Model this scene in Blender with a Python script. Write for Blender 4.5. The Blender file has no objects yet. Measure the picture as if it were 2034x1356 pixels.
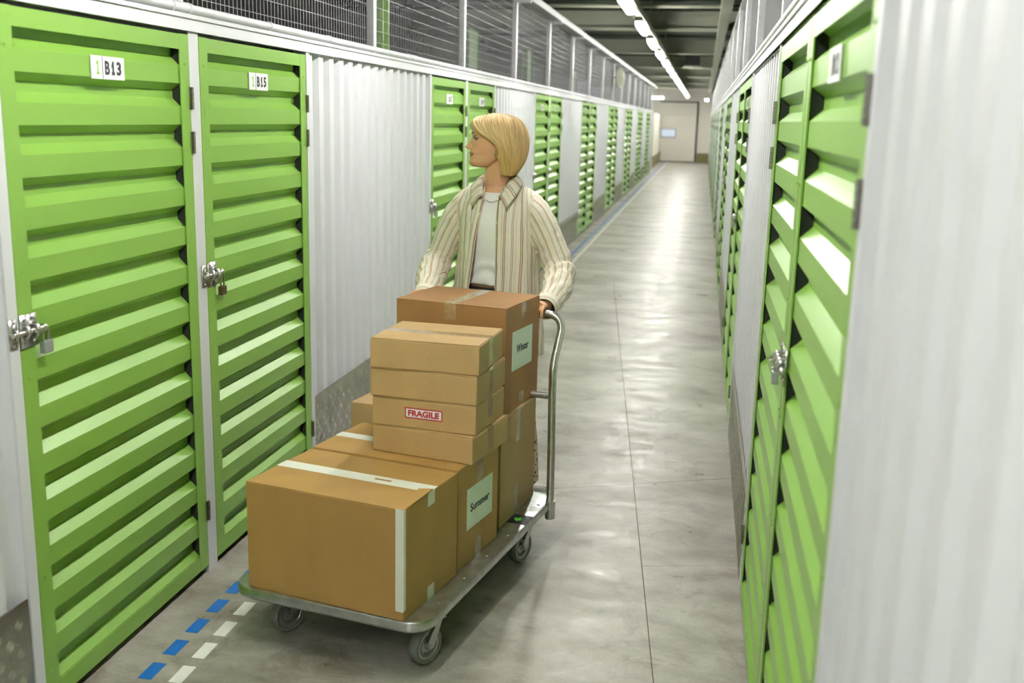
import bpy, bmesh, math, random
from mathutils import Vector, Matrix, noise
sc = bpy.context.scene
C = sc.collection
PI = math.pi
random.seed(7)

# ------------------------------------------------------------------ camera, world, exposure
cam_data = bpy.data.cameras.new('camera')
cam = bpy.data.objects.new('camera', cam_data); C.objects.link(cam); sc.camera = cam
CAM_H = 1.72
AX = Vector((0.98342738, 0.17961994, 0.02464271))      # image right in the world
AY = Vector((0.0617434, -0.20400698, -0.97702042))     # image down
AZ = Vector((-0.17046506, 0.96235016, -0.21171639))    # viewing direction
cam.matrix_world = Matrix(((AX.x, -AY.x, -AZ.x, 0), (AX.y, -AY.y, -AZ.y, 0), (AX.z, -AY.z, -AZ.z, CAM_H), (0, 0, 0, 1)))
cam_data.sensor_width = 36.0
cam_data.lens = 2052.0 / 2034.0 * 36.0
cam_data.clip_start = 0.05; cam_data.clip_end = 200
cam_data.dof.use_dof = True
cam_data.dof.focus_distance = 4.0
cam_data.dof.aperture_fstop = 3.0

world = bpy.data.worlds.new('world'); sc.world = world; world.use_nodes = True
bg = world.node_tree.nodes['Background']
bg.inputs[0].default_value = (0.9, 0.95, 1.0, 1); bg.inputs[1].default_value = 0.25

sc.view_settings.view_transform = 'Standard'
sc.view_settings.look = 'None'
sc.view_settings.gamma = 1.0
sc.view_settings.use_curve_mapping = False
sc.view_settings.exposure = 0.22
sc.cycles.use_denoising = True
sc.cycles.max_bounces = 5
sc.cycles.diffuse_bounces = 4
sc.cycles.glossy_bounces = 2
sc.cycles.transmission_bounces = 1
sc.cycles.caustics_reflective = False
sc.cycles.caustics_refractive = False
sc.cycles.use_adaptive_sampling = True
sc.cycles.adaptive_threshold = 0.18
sc.cycles.adaptive_min_samples = 10
sc.cycles.sample_clamp_indirect = 6.0
LED_STRENGTH = 92.0
LED_COLOR = (1.0, 0.98, 0.92)

# ------------------------------------------------------------------ materials
def mat(name, col, rough=0.5, metal=0.0, spec=0.5, emit=None, strength=0.0, noise_amt=0.0, noise_scale=8.0, bump=0.0, bump_scale=60.0, coat=0.0):
    m = bpy.data.materials.new(name); m.use_nodes = True
    nt = m.node_tree; b = nt.nodes['Principled BSDF']
    b.inputs['Base Color'].default_value = (*col, 1)
    b.inputs['Roughness'].default_value = rough
    b.inputs['Metallic'].default_value = metal
    b.inputs['Specular IOR Level'].default_value = spec
    if coat: b.inputs['Coat Weight'].default_value = coat
    if emit:
        b.inputs['Emission Color'].default_value = (*emit, 1); b.inputs['Emission Strength'].default_value = strength
    if noise_amt or bump:
        tc = nt.nodes.new('ShaderNodeTexCoord')
    if noise_amt:
        n = nt.nodes.new('ShaderNodeTexNoise'); n.inputs['Scale'].default_value = noise_scale; n.inputs['Detail'].default_value = 5
        nt.links.new(tc.outputs['Object'], n.inputs['Vector'])
        r = nt.nodes.new('ShaderNodeValToRGB')
        r.color_ramp.elements[0].position = 0.3; r.color_ramp.elements[1].position = 0.7
        r.color_ramp.elements[0].color = (*[c * (1 - noise_amt) for c in col], 1)
        r.color_ramp.elements[1].color = (*[min(1, c * (1 + noise_amt)) for c in col], 1)
        nt.links.new(n.outputs['Fac'], r.inputs['Fac']); nt.links.new(r.outputs['Color'], b.inputs['Base Color'])
    if bump:
        n2 = nt.nodes.new('ShaderNodeTexNoise'); n2.inputs['Scale'].default_value = bump_scale
        nt.links.new(tc.outputs['Object'], n2.inputs['Vector'])
        bp = nt.nodes.new('ShaderNodeBump'); bp.inputs['Strength'].default_value = bump; bp.inputs['Distance'].default_value = 0.002
        nt.links.new(n2.outputs['Fac'], bp.inputs['Height']); nt.links.new(bp.outputs['Normal'], b.inputs['Normal'])
    return m

M = {}
M['green'] = mat('green_paint', (0.24, 0.45, 0.075), 0.33, spec=0.5)
M['greenshade'] = mat('shade_tinted_green', (0.075, 0.19, 0.02), 0.5)  # green muted in the colour to imitate shade behind the fence
M['white'] = mat('white_paint', (0.665, 0.675, 0.705), 0.42, spec=0.4)
M['steel'] = mat('bright_steel', (0.62, 0.61, 0.58), 0.28, 1.0, noise_amt=0.12, noise_scale=60)
M['galv'] = mat('galvanised_steel', (0.60, 0.62, 0.61), 0.30, 1.0, noise_amt=0.15, noise_scale=25)
M['tread'] = mat('tread_plate', (0.46, 0.44, 0.38), 0.33, 1.0, noise_amt=0.15, noise_scale=12)
M['post'] = mat('fence_post_steel', (0.72, 0.73, 0.74), 0.35, 0.75, noise_amt=0.08, noise_scale=30)
M['wire'] = mat('wire_zinc', (0.36, 0.36, 0.38), 0.5, 0.25)
M['hinge'] = mat('hinge_zinc', (0.30, 0.29, 0.26), 0.35, 1.0, noise_amt=0.2, noise_scale=90)
M['brass'] = mat('dark_brass', (0.15, 0.095, 0.05), 0.4, 0.8)
M['lockgrey'] = mat('padlock_grey', (0.42, 0.45, 0.46), 0.4, 0.6)
M['plate'] = mat('plate_white', (0.86, 0.87, 0.89), 0.4)
M['ink'] = mat('ink_dark', (0.03, 0.03, 0.045), 0.5)
M['inkgreen'] = mat('ink_green', (0.30, 0.58, 0.10), 0.5)
M['red'] = mat('ink_red', (0.55, 0.025, 0.05), 0.45)
M['paper'] = mat('label_paper', (0.80, 0.90, 0.80), 0.6)
M['blue'] = mat('blue_floor_paint', (0.012, 0.16, 0.55), 0.4, noise_amt=0.12, noise_scale=30)
M['dashwhite'] = mat('white_floor_paint', (0.80, 0.80, 0.76), 0.45, noise_amt=0.05, noise_scale=30)
M['joint'] = mat('joint_dark', (0.16, 0.125, 0.09), 0.9)
M['ceil'] = mat('ceiling_deck', (0.034, 0.044, 0.032), 0.7, noise_amt=0.2, noise_scale=1.5)
M['beam'] = mat('ceiling_beam', (0.40, 0.41, 0.32), 0.6)
M['duct'] = mat('duct_paint', (0.36, 0.37, 0.29), 0.5)
M['dark'] = mat('shade_tinted_partition', (0.022, 0.019, 0.019), 0.7, noise_amt=0.35, noise_scale=1.2)  # near-black colour stands in for the lack of light behind the fences
M['black'] = mat('black_plastic', (0.012, 0.012, 0.012), 0.5)
M['filler'] = mat('foam_filler', (0.018, 0.022, 0.016), 0.9)
M['cream'] = mat('cream_paint', (0.90, 0.87, 0.77), 0.5)
M['olive'] = mat('olive_paint', (0.25, 0.24, 0.10), 0.5)
M['led'] = mat('led_diffuser', (0.9, 0.9, 0.9), 0.4, emit=LED_COLOR, strength=LED_STRENGTH)
M['pane'] = mat('window_pane', (0.55, 0.66, 0.80), 0.15, emit=(0.75, 0.85, 1.0), strength=0.35)
M['tapewhite'] = mat('masking_tape', (0.80, 0.81, 0.72), 0.55, bump=0.2, bump_scale=150)
M['tapeclear'] = mat('clear_tape', (0.44, 0.285, 0.14), 0.16, spec=0.9, coat=0.6, noise_amt=0.14, noise_scale=60, bump=0.5, bump_scale=90)
M['tapeshine'] = mat('clear_tape_pale', (0.56, 0.46, 0.31), 0.14, spec=0.9, coat=0.6, noise_amt=0.2, noise_scale=50, bump=0.5, bump_scale=80)
M['rubber'] = mat('tyre_rubber', (0.16, 0.17, 0.15), 0.6, noise_amt=0.15, noise_scale=30)
M['rim'] = mat('wheel_rim', (0.50, 0.52, 0.53), 0.3, 0.9)
M['fork'] = mat('caster_fork', (0.58, 0.60, 0.58), 0.32, 0.9)
M['sticker'] = mat('black_sticker', (0.02, 0.02, 0.022), 0.5)
M['stickgreen'] = mat('sticker_green', (0.10, 0.62, 0.06), 0.5)

def cardboard(name, c):
    m = mat(name, c, 0.56, spec=0.45)
    nt = m.node_tree; b = nt.nodes['Principled BSDF']
    tc = nt.nodes.new('ShaderNodeTexCoord'); mp = nt.nodes.new('ShaderNodeMapping'); mp.inputs['Scale'].default_value = (1, 1, 0.25)
    nt.links.new(tc.outputs['Object'], mp.inputs['Vector'])
    n = nt.nodes.new('ShaderNodeTexNoise'); n.inputs['Scale'].default_value = 5; n.inputs['Detail'].default_value = 6
    n2 = nt.nodes.new('ShaderNodeTexNoise'); n2.inputs['Scale'].default_value = 220; n2.inputs['Detail'].default_value = 2
    nt.links.new(mp.outputs['Vector'], n.inputs['Vector']); nt.links.new(mp.outputs['Vector'], n2.inputs['Vector'])
    mx = nt.nodes.new('ShaderNodeMath'); mx.operation = 'MULTIPLY_ADD'; mx.inputs[1].default_value = 0.35
    nt.links.new(n2.outputs['Fac'], mx.inputs[0]); nt.links.new(n.outputs['Fac'], mx.inputs[2])
    r = nt.nodes.new('ShaderNodeValToRGB')
    r.color_ramp.elements[0].position = 0.45; r.color_ramp.elements[1].position = 0.95
    r.color_ramp.elements[0].color = (*[x * 0.90 for x in c], 1); r.color_ramp.elements[1].color = (*[min(1, x * 1.10) for x in c], 1)
    nt.links.new(mx.outputs[0], r.inputs['Fac']); nt.links.new(r.outputs['Color'], b.inputs['Base Color'])
    # fluting, just visible
    w = nt.nodes.new('ShaderNodeTexWave'); w.inputs['Scale'].default_value = 45; w.inputs['Distortion'].default_value = 0.4
    nt.links.new(tc.outputs['Object'], w.inputs['Vector'])
    bp = nt.nodes.new('ShaderNodeBump'); bp.inputs['Strength'].default_value = 0.06; bp.inputs['Distance'].default_value = 0.001
    nt.links.new(w.outputs['Fac'], bp.inputs['Height']); nt.links.new(bp.outputs['Normal'], b.inputs['Normal'])
    return m
M['card_a'] = cardboard('cardboard_tan', (0.455, 0.268, 0.080))
M['card_c'] = cardboard('cardboard_pale', (0.49, 0.33, 0.15))
M['card_w'] = cardboard('cardboard_brown', (0.39, 0.20, 0.072))
M['card_b'] = cardboard('cardboard_light', (0.54, 0.355, 0.155))

def floor_material():
    m = mat('polished_concrete', (0.4, 0.39, 0.36), 0.3, spec=0.5)
    nt = m.node_tree; b = nt.nodes['Principled BSDF']; L = nt.links
    tc = nt.nodes.new('ShaderNodeTexCoord')
    n1 = nt.nodes.new('ShaderNodeTexNoise'); n1.inputs['Scale'].default_value = 1.3; n1.inputs['Detail'].default_value = 8; n1.inputs['Roughness'].default_value = 0.62
    mp = nt.nodes.new('ShaderNodeMapping'); mp.inputs['Scale'].default_value = (1.0, 1.6, 1); mp.inputs['Rotation'].default_value = (0, 0, 0.35)
    L.new(tc.outputs['Object'], mp.inputs['Vector']); L.new(mp.outputs['Vector'], n1.inputs['Vector'])
    n2 = nt.nodes.new('ShaderNodeTexNoise'); n2.inputs['Scale'].default_value = 5.5; n2.inputs['Detail'].default_value = 9; n2.inputs['Roughness'].default_value = 0.62
    L.new(mp.outputs['Vector'], n2.inputs['Vector'])
    r1 = nt.nodes.new('ShaderNodeValToRGB')
    r1.color_ramp.elements[0].position = 0.30; r1.color_ramp.elements[0].color = (0.25, 0.23, 0.19, 1)
    r1.color_ramp.elements[1].position = 0.66; r1.color_ramp.elements[1].color = (0.53, 0.515, 0.465, 1)
    L.new(n1.outputs['Fac'], r1.inputs['Fac'])
    r2 = nt.nodes.new('ShaderNodeValToRGB')
    r2.color_ramp.elements[0].position = 0.26; r2.color_ramp.elements[0].color = (0.50, 0.46, 0.39, 1)
    r2.color_ramp.elements[1].position = 0.60; r2.color_ramp.elements[1].color = (1, 1, 1, 1)
    L.new(n2.outputs['Fac'], r2.inputs['Fac'])
    mx = nt.nodes.new('ShaderNodeMixRGB'); mx.blend_type = 'MULTIPLY'; mx.inputs[0].default_value = 0.75
    L.new(r1.outputs['Color'], mx.inputs[1]); L.new(r2.outputs['Color'], mx.inputs[2])
    n4 = nt.nodes.new('ShaderNodeTexNoise'); n4.inputs['Scale'].default_value = 90; n4.inputs['Detail'].default_value = 3
    L.new(tc.outputs['Object'], n4.inputs['Vector'])
    r4 = nt.nodes.new('ShaderNodeValToRGB'); r4.color_ramp.elements[0].position = 0.2; r4.color_ramp.elements[0].color = (0.86, 0.85, 0.83, 1); r4.color_ramp.elements[1].position = 0.6
    L.new(n4.outputs['Fac'], r4.inputs['Fac'])
    mx2 = nt.nodes.new('ShaderNodeMixRGB'); mx2.blend_type = 'MULTIPLY'; mx2.inputs[0].default_value = 1.0
    L.new(mx.outputs['Color'], mx2.inputs[1]); L.new(r4.outputs['Color'], mx2.inputs[2])
    n5 = nt.nodes.new('ShaderNodeTexNoise'); n5.inputs['Scale'].default_value = 3.2; n5.inputs['Detail'].default_value = 10; n5.inputs['Roughness'].default_value = 0.72; n5.inputs['Distortion'].default_value = 0.6
    L.new(tc.outputs['Object'], n5.inputs['Vector'])
    r5 = nt.nodes.new('ShaderNodeValToRGB'); r5.color_ramp.elements[0].position = 0.30; r5.color_ramp.elements[0].color = (0.50, 0.43, 0.36, 1); r5.color_ramp.elements[1].position = 0.47; r5.color_ramp.elements[1].color = (1, 1, 1, 1)
    L.new(n5.outputs['Fac'], r5.inputs['Fac'])
    mx3 = nt.nodes.new('ShaderNodeMixRGB'); mx3.blend_type = 'MULTIPLY'; mx3.inputs[0].default_value = 0.85
    L.new(mx2.outputs['Color'], mx3.inputs[1]); L.new(r5.outputs['Color'], mx3.inputs[2])
    L.new(mx3.outputs['Color'], b.inputs['Base Color'])
    mr = nt.nodes.new('ShaderNodeMapRange'); mr.inputs['From Min'].default_value = 0.3; mr.inputs['From Max'].default_value = 0.7; mr.inputs['To Min'].default_value = 0.25; mr.inputs['To Max'].default_value = 0.55
    L.new(n2.outputs['Fac'], mr.inputs['Value']); L.new(mr.outputs['Result'], b.inputs['Roughness'])
    bp = nt.nodes.new('ShaderNodeBump'); bp.inputs['Strength'].default_value = 0.006; bp.inputs['Distance'].default_value = 0.002
    L.new(n2.outputs['Fac'], bp.inputs['Height']); L.new(bp.outputs['Normal'], b.inputs['Normal'])
    return m
M['floor'] = floor_material()

# ------------------------------------------------------------------ mesh helpers
class MB:
    def __init__(s): s.v = []; s.f = []; s.uv = None
    def add(s, verts, faces):
        o = len(s.v); s.v += [tuple(p) for p in verts]; s.f += [tuple(i + o for i in f) for f in faces]; return s
    def box(s, x0, x1, y0, y1, z0, z1):
        return s.add([(x0,y0,z0),(x1,y0,z0),(x1,y1,z0),(x0,y1,z0),(x0,y0,z1),(x1,y0,z1),(x1,y1,z1),(x0,y1,z1)],
                     [(0,3,2,1),(4,5,6,7),(0,1,5,4),(1,2,6,5),(2,3,7,6),(3,0,4,7)])
    def tube(s, pts, rad, n=10, cap=True, flat=1.0, up=None):
        pts = [Vector(p) for p in pts]
        rads = rad if isinstance(rad, (list, tuple)) else [rad] * len(pts)
        t0 = (pts[1] - pts[0]).normalized()
        a = Vector(up) if up else (Vector((0,0,1)) if abs(t0.z) < 0.9 else Vector((1,0,0)))
        vs = []
        for i, p in enumerate(pts):
            t = (pts[min(i+1,len(pts)-1)] - pts[max(i-1,0)]).normalized()
            a = (a - t * a.dot(t)).normalized(); b = t.cross(a)
            for k in range(n):
                q = 2*PI*k/n
                vs.append(p + a*(math.cos(q)*rads[i]*flat) + b*(math.sin(q)*rads[i]))
        fs = [(i*n+k, i*n+(k+1)%n, (i+1)*n+(k+1)%n, (i+1)*n+k) for i in range(len(pts)-1) for k in range(n)]
        if cap: fs += [tuple(range(n))[::-1], tuple((len(pts)-1)*n+k for k in range(n))]
        return s.add(vs, fs)
    def cyl(s, p0, p1, r, n=16, r2=None): return s.tube([p0, p1], [r, r if r2 is None else r2], n)
    def grid(s, rows, closed=False, cap=False):
        n = len(rows[0]); vs = [p for r in rows for p in r]
        m = n if closed else n-1
        fs = [(i*n+k, i*n+(k+1)%n, (i+1)*n+(k+1)%n, (i+1)*n+k) for i in range(len(rows)-1) for k in range(m)]
        if cap: fs += [tuple(range(n))[::-1], tuple((len(rows)-1)*n+k for k in range(n))]
        return s.add(vs, fs)
    def ell(s, c, r, n=16, m=10, rot=None):
        rows = []
        for i in range(m+1):
            ph = -PI/2 + PI*i/m
            ph = max(-PI/2+0.02, min(PI/2-0.02, ph))
            row = []
            for k in range(n):
                q = 2*PI*k/n
                p = Vector((r[0]*math.cos(ph)*math.cos(q), r[1]*math.cos(ph)*math.sin(q), r[2]*math.sin(ph)))
                if rot: p = rot @ p
                row.append(p + Vector(c))
            rows.append(row)
        return s.grid(rows, True, True)
    def prism(s, poly, z0, z1):
        n = len(poly)
        return s.add([(x,y,z0) for x,y in poly] + [(x,y,z1) for x,y in poly],
                     [tuple(range(n))[::-1], tuple(range(n,2*n))] + [(i,(i+1)%n,n+(i+1)%n,n+i) for i in range(n)])
    def xf(s, m):
        s.v = [tuple(m @ Vector(p)) for p in s.v]; return s
    def mesh(s, name, smooth=False, fix=True, bevel=0.0):
        me = bpy.data.meshes.new(name); me.from_pydata(s.v, [], s.f)
        bm = bmesh.new(); bm.from_mesh(me)
        if fix: bmesh.ops.recalc_face_normals(bm, faces=bm.faces)
        if bevel:
            bmesh.ops.bevel(bm, geom=[e for e in bm.edges if e.calc_face_angle(0) > 0.6], offset=bevel, segments=2, affect='EDGES', profile=0.6)
        if smooth:
            for f in bm.faces: f.smooth = True
            if smooth is not True:
                for e in bm.edges:
                    if e.calc_face_angle(0) > smooth: e.smooth = False
        bm.to_mesh(me); bm.free(); me.update()
        return me

def link(name, me, m=None, parent=None, loc=None, rot=None):
    o = bpy.data.objects.new(name, me); C.objects.link(o)
    if m is not None and me is not None and not me.materials: me.materials.append(M[m] if isinstance(m, str) else m)
    if parent is not None: o.parent = parent
    if loc is not None: o.location = loc
    if rot is not None: o.rotation_euler = rot
    return o
def tag(o, label=None, cat=None, group=None, kind=None):
    if label: o['label'] = label
    if cat: o['category'] = cat
    if group: o['group'] = group
    if kind: o['kind'] = kind
    return o
def empty(name, loc=(0,0,0), rz=0.0):
    o = bpy.data.objects.new(name, None); C.objects.link(o); o.location = loc; o.rotation_euler = (0,0,rz); o.empty_display_size = 0.1
    return o
def evaluated(o):
    dg = bpy.context.evaluated_depsgraph_get(); dg.update()
    return bpy.data.meshes.new_from_object(o.evaluated_get(dg), preserve_all_data_layers=True, depsgraph=dg)
TXT = {}
def text_mesh(s, size, width=None, offset=0.0, shear=0.0):
    cu = bpy.data.curves.new('text', 'FONT'); cu.body = s; cu.size = size; cu.offset = offset; cu.shear = shear
    cu.align_x = 'CENTER'; cu.align_y = 'CENTER'; cu.extrude = 0.0003; cu.resolution_u = 4
    o = bpy.data.objects.new('text', cu); C.objects.link(o)
    me = evaluated(o); bpy.data.objects.remove(o); bpy.data.curves.remove(cu)
    if width:
        xs = [v.co.x for v in me.vertices]; k = width / (max(xs) - min(xs)); c = (max(xs) + min(xs)) / 2
        ys = [v.co.y for v in me.vertices]; cy = (max(ys) + min(ys)) / 2
        for v in me.vertices: v.co.x = (v.co.x - c) * k; v.co.y -= cy
    me.materials.clear()
    return me

# ------------------------------------------------------------------ the corridor
XL, XR = -1.756, 0.239
Y0, YEND = -9.8, 46.5
ZTOP = 1.98
ORD = ['first','second','third','fourth','fifth','sixth','seventh','eighth','ninth','tenth','eleventh','twelfth']

# floor slabs cut along the saw joints
floor = tag(link('floor', MB().box(-4.6, 2.6, Y0, YEND+0.4, -0.12, -0.003).mesh('floor'), 'joint'), 'grey concrete floor of the storage corridor', kind='structure')
def clip(poly, p, d, keep, gap):
    n = Vector((-d[1], d[0])).normalized() * keep
    out = []; N = len(poly)
    dist = [(Vector(q) - Vector(p)).dot(n) - gap for q in poly]
    for i in range(N):
        a, b, da, db = Vector(poly[i]), Vector(poly[(i+1)%N]), dist[i], dist[(i+1)%N]
        if da >= 0: out.append(tuple(a))
        if (da >= 0) != (db >= 0): out.append(tuple(a + (b-a) * (da/(da-db))))
    return out
base = [(-4.6, Y0), (2.6, Y0), (2.6, YEND+0.4), (-4.6, YEND+0.4)]
T1 = ((-0.61, 4.62), (0.83, 0.36)); T2 = ((-1.32, 10.87), (1.54, 0.80)); LJ = ((-0.05, 2.98), (-0.82, 8.16)); T3 = ((-1.3, 19.6), (1.54, 0.8)); T0 = ((-0.14, 3.84), (0.38, 0.10))
g = 0.0018
slabs = []
near = clip(base, *T1, -1, g); rest = clip(base, *T1, 1, g)
mid = clip(rest, *T2, -1, g); far = clip(rest, *T2, 1, g)
slabs += [clip(near, *LJ, 1, g)]
nr = clip(near, *LJ, -1, g)
slabs += [clip(nr, *T0, -1, 0.0008), clip(nr, *T0, 1, 0.0008)]
slabs += [clip(mid, *LJ, 1, g), clip(mid, *LJ, -1, g)]
slabs += [clip(far, *T3, -1, g), clip(far, *T3, 1, g)]
for p in slabs:
    if len(p) > 2: link('slab', MB().prism(p, -0.003, 0).mesh('slab'), 'floor', floor)
dash_b = MB().box(-0.0225, 0.0225, 0, 0.097, 0, 0.0008).mesh('dash_blue')
dash_w = MB().box(-0.0215, 0.0215, 0, 0.1, 0, 0.0008).mesh('dash_white')
for k in range(-4, 146):
    y = 2.652 + 0.1507 * k
    link('painted_dash', dash_b, 'blue', floor, (-1.5955, y, 0))
    link('painted_dash', dash_w, 'dashwhite', floor, (-1.495, y, 0))

def far_dashes(x, w, l):
    mb = MB()
    for k in range(146, 290): y = 2.652 + 0.1507*k; mb.box(x-w, x+w, y, y+l, 0, 0.0008)
    return mb.mesh('painted_dashes')
tag(link('painted_dashes', far_dashes(-1.5955, 0.0225, 0.097), 'blue', floor), kind='stuff')
tag(link('painted_dashes', far_dashes(-1.495, 0.0215, 0.1), 'dashwhite', floor), kind='stuff')

# ---- corrugated parts, built for one wall and mirrored for the other (sg = +1 left wall, -1 right wall)
MESH = {}
def cached(key, fn):
    if key not in MESH: MESH[key] = fn()
    return MESH[key]
RIB = 0.1367
def door_sheet(w, sg):
    prof = []
    z = 1.8785 + RIB
    D = 0.032
    while z > -0.05:
        for dz, n in ((0.014, -D), (-0.014, -0.002), (-0.073, -0.002), (-0.096, -D)):
            prof.append((n, z + dz))
        z -= RIB
    prof = [p for p in prof if 0.03 <= p[1] <= 1.965]
    mb = MB(); rows = [[(sg*n, 0.012, zz) for n, zz in prof], [(sg*n, w-0.012, zz) for n, zz in prof]]
    mb.grid(rows); return mb.mesh('door_sheet', fix=False)
def stile_mesh(w, h, sg, bolts, e):
    mb = MB().box(*sorted((0, sg*0.004)), 0, w, 0, h)
    mb.box(*sorted((0, -sg*0.035)), e-0.0012 if e else 0, e if e else 0.0012, 0, h)
    for z in bolts: mb.cyl((sg*0.004, w*0.5, z), (sg*0.0062, w*0.5, z), 0.0045, 8)
    return mb.mesh('stile')
def rail_mesh(w, h, sg):
    return MB().box(*sorted((0, sg*0.0035)), 0, w, 0, h).box(*sorted((0, -sg*0.03)), 0, w, h-0.0015, h).mesh('rail')
def hinge_mesh(sg):
    mb = MB().box(*sorted((0.0, sg*0.003)), -0.011, 0.0, 0, 0.075).box(*sorted((0.0, sg*0.003)), 0.0, 0.011, 0, 0.075)
    for k in range(5): mb.cyl((sg*0.006, 0, 0.0005+k*0.015), (sg*0.006, 0, 0.0145+k*0.015), 0.005, 10)
    return mb.mesh('hinge')
def latch_mesh(sg, d):    # d: direction along y from the frame post on to the door
    mb = MB()
    mb.box(*sorted((0, sg*0.003)), *sorted((-d*0.045, -d*0.012)), -0.04, 0.04)
    mb.box(*sorted((0, sg*0.003)), *sorted((0, d*0.07)), -0.045, 0.045)
    mb.tube([(0, -d*0.028, -0.014), (sg*0.012, -d*0.028, -0.012), (sg*0.02, -d*0.028, 0), (sg*0.012, -d*0.028, 0.012), (0, -d*0.028, 0.014)], 0.004, 8)
    for y in (0.015, 0.055):
        mb.tube([(0, d*y, -0.016), (sg*0.014, d*y, -0.014), (sg*0.023, d*y, 0), (sg*0.014, d*y, 0.014), (0, d*y, 0.016)], 0.006, 8)
    for y in (-0.028, 0.016, 0.054):
        for z in (-0.032, 0.032): mb.ell((sg*0.004, d*y, z), (0.003, 0.0055, 0.0055), 8, 5)
    return mb.mesh('latch', True)
def bolt_mesh(sg, d):
    mb = MB().cyl((sg*0.011, -d*0.042, 0), (sg*0.011, d*0.085, 0), 0.0075, 12)
    mb.ell((sg*0.011, d*0.09, 0), (0.0105, 0.0105, 0.0105), 10, 6)
    mb.cyl((sg*0.011, d*0.035, 0), (sg*0.034, d*0.035, -0.004), 0.005, 8)
    return mb.mesh('bolt', 0.7)
def padlock(sg, pos, label, body, shackle_len=0.045):
    t = empty('padlock', pos); tag(t, label, 'padlock')
    mb = MB().box(-0.009, 0.009, -0.019, 0.019, -0.034, 0.0)
    link('body', mb.mesh('padlock_body', bevel=0.003), body, t)
    s = shackle_len
    pts = [(0, -0.012, -0.004)] + [(0, -0.012, s-0.012)] + [(0, 0.012*math.cos(q), s-0.012+0.012*math.sin(q)) for q in [PI*k/6 for k in range(5, 0, -1)]] + [(0, 0.012, s-0.012), (0, 0.012, -0.004)]
    link('shackle', MB().tube(pts, 0.0032, 8).mesh('shackle', True), 'steel', t)
    return t
def one_poly(h, st):
    w = h*0.42
    return [(-w*0.5, -h/2), (w*0.5, -h/2), (w*0.5, -h/2+st), (st*0.5, -h/2+st), (st*0.5, h/2), (-st*0.35, h/2), (-w*0.5, h/2-st*1.5), (-w*0.5, h/2-st*2.5), (-st*0.5, h/2-st*1.7), (-st*0.5, -h/2+st), (-w*0.5, -h/2+st)]
def code_mesh(s, h, width, st):
    # letters side by side, a footed figure one among them
    bm = bmesh.new(); cw = width / len(s)
    for i, ch in enumerate(s):
        cx = -width/2 + cw*(i+0.5)
        if ch == '1': me = MB().prism(one_poly(h, st), 0, 0.0003).mesh('glyph')
        else:
            me = text_mesh(ch, 0.06, cw*0.80, offset=0.0022)
            ys = [v.co.y for v in me.vertices]; k = h/(max(ys)-min(ys)); c0 = (max(ys)+min(ys))/2
            for v in me.vertices: v.co.y = (v.co.y-c0)*k
        me.transform(Matrix.Translation((cx, 0, 0))); bm.from_mesh(me); bpy.data.meshes.remove(me)
    out = bpy.data.meshes.new('code'); bm.to_mesh(out); bm.free(); out.materials.clear()
    return out
PLATE_W, PLATE_H = 0.176, 0.066
DOOR_N = [0]
def make_door(side, y0, w, latch_low, code, label, detail):
    sg = 1 if side == 'left' else -1
    x = XL if side == 'left' else XR
    DOOR_N[0] += 1
    d = tag(empty('door_%d' % DOOR_N[0], (x, y0, 0)), label, kind='structure')
    h = ZTOP - 0.03
    link('sheet', cached(('sheet', round(w,3), sg), lambda: door_sheet(w, sg)), 'green', d)
    bolts = [0.1 + 0.29*k for k in range(7)]
    fm = cached(('filler', sg), lambda: MB().box(*sorted((-sg*0.035, -sg*0.003)), 0, 0.01, 0.04, 1.94).mesh('profile_filler'))
    link('profile_filler', fm, 'filler', d, (0, 0.050, 0)); link('profile_filler', fm, 'filler', d, (0, w-0.060, 0))
    link('stile', cached(('stile0', sg), lambda: stile_mesh(0.062, h-0.012, sg, bolts, 0)), 'green', d, (0, 0.004, 0.03))
    link('stile', cached(('stile1', sg), lambda: stile_mesh(0.062, h-0.012, sg, bolts, 0.062)), 'green', d, (0, w-0.066, 0.03))
    link('rail', cached(('railt', round(w,3), sg), lambda: rail_mesh(w-0.132, 0.05, sg)), 'green', d, (0, 0.066, ZTOP-0.063))
    link('rail', cached(('railb', round(w,3), sg), lambda: rail_mesh(w-0.132, 0.055, sg)), 'green', d, (0, 0.066, 0.03))
    hy = w if latch_low else 0.0
    for z in (1.72, 1.57, 0.21):
        link('hinge', cached(('hinge', sg), lambda: hinge_mesh(sg)), 'hinge', d, (sg*0.005, hy, z))
    dd = 1 if latch_low else -1
    ly = 0.004 if latch_low else w-0.004
    la = link('latch', cached(('latch', sg, dd), lambda: latch_mesh(sg, dd)), 'steel', d, (sg*0.0045, ly, 1.13))
    link('bolt', cached(('bolt', sg, dd), lambda: bolt_mesh(sg, dd)), 'steel', la)
    if code:
        yc = 0.42 if w > 0.9 else w*0.42
        pl = link('number_plate', cached(('plate', sg), lambda: MB().box(*sorted((0, sg*0.003)), -PLATE_W/2, PLATE_W/2, -PLATE_H/2, PLATE_H/2).mesh('number_plate')), 'plate', d, (0, 0.5*w, 1.834))
        rot = (PI/2, 0, PI/2 if sg > 0 else -PI/2)
        a = link('digit', cached(('t', '1'), lambda: code_mesh('1', 0.040, 0.03, 0.0055)), None, pl, (sg*0.0034, -0.055*sg, 0.0), rot)
        if not a.data.materials: a.data.materials.append(M['inkgreen'])
        b = link('code', cached(('t', code), lambda: code_mesh(code, 0.040, 0.094, 0.009)), None, pl, (sg*0.0034, 0.026*sg, 0.0), rot)
        if not b.data.materials: b.data.materials.append(M['ink'])
        link('divider', cached(('div', sg), lambda: MB().box(*sorted((0.0025*sg, sg*0.0036)), -0.001, 0.001, -0.032, 0.032).mesh('divider')), 'ink', pl, (0, -0.030*sg, 0))
    return d

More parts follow.
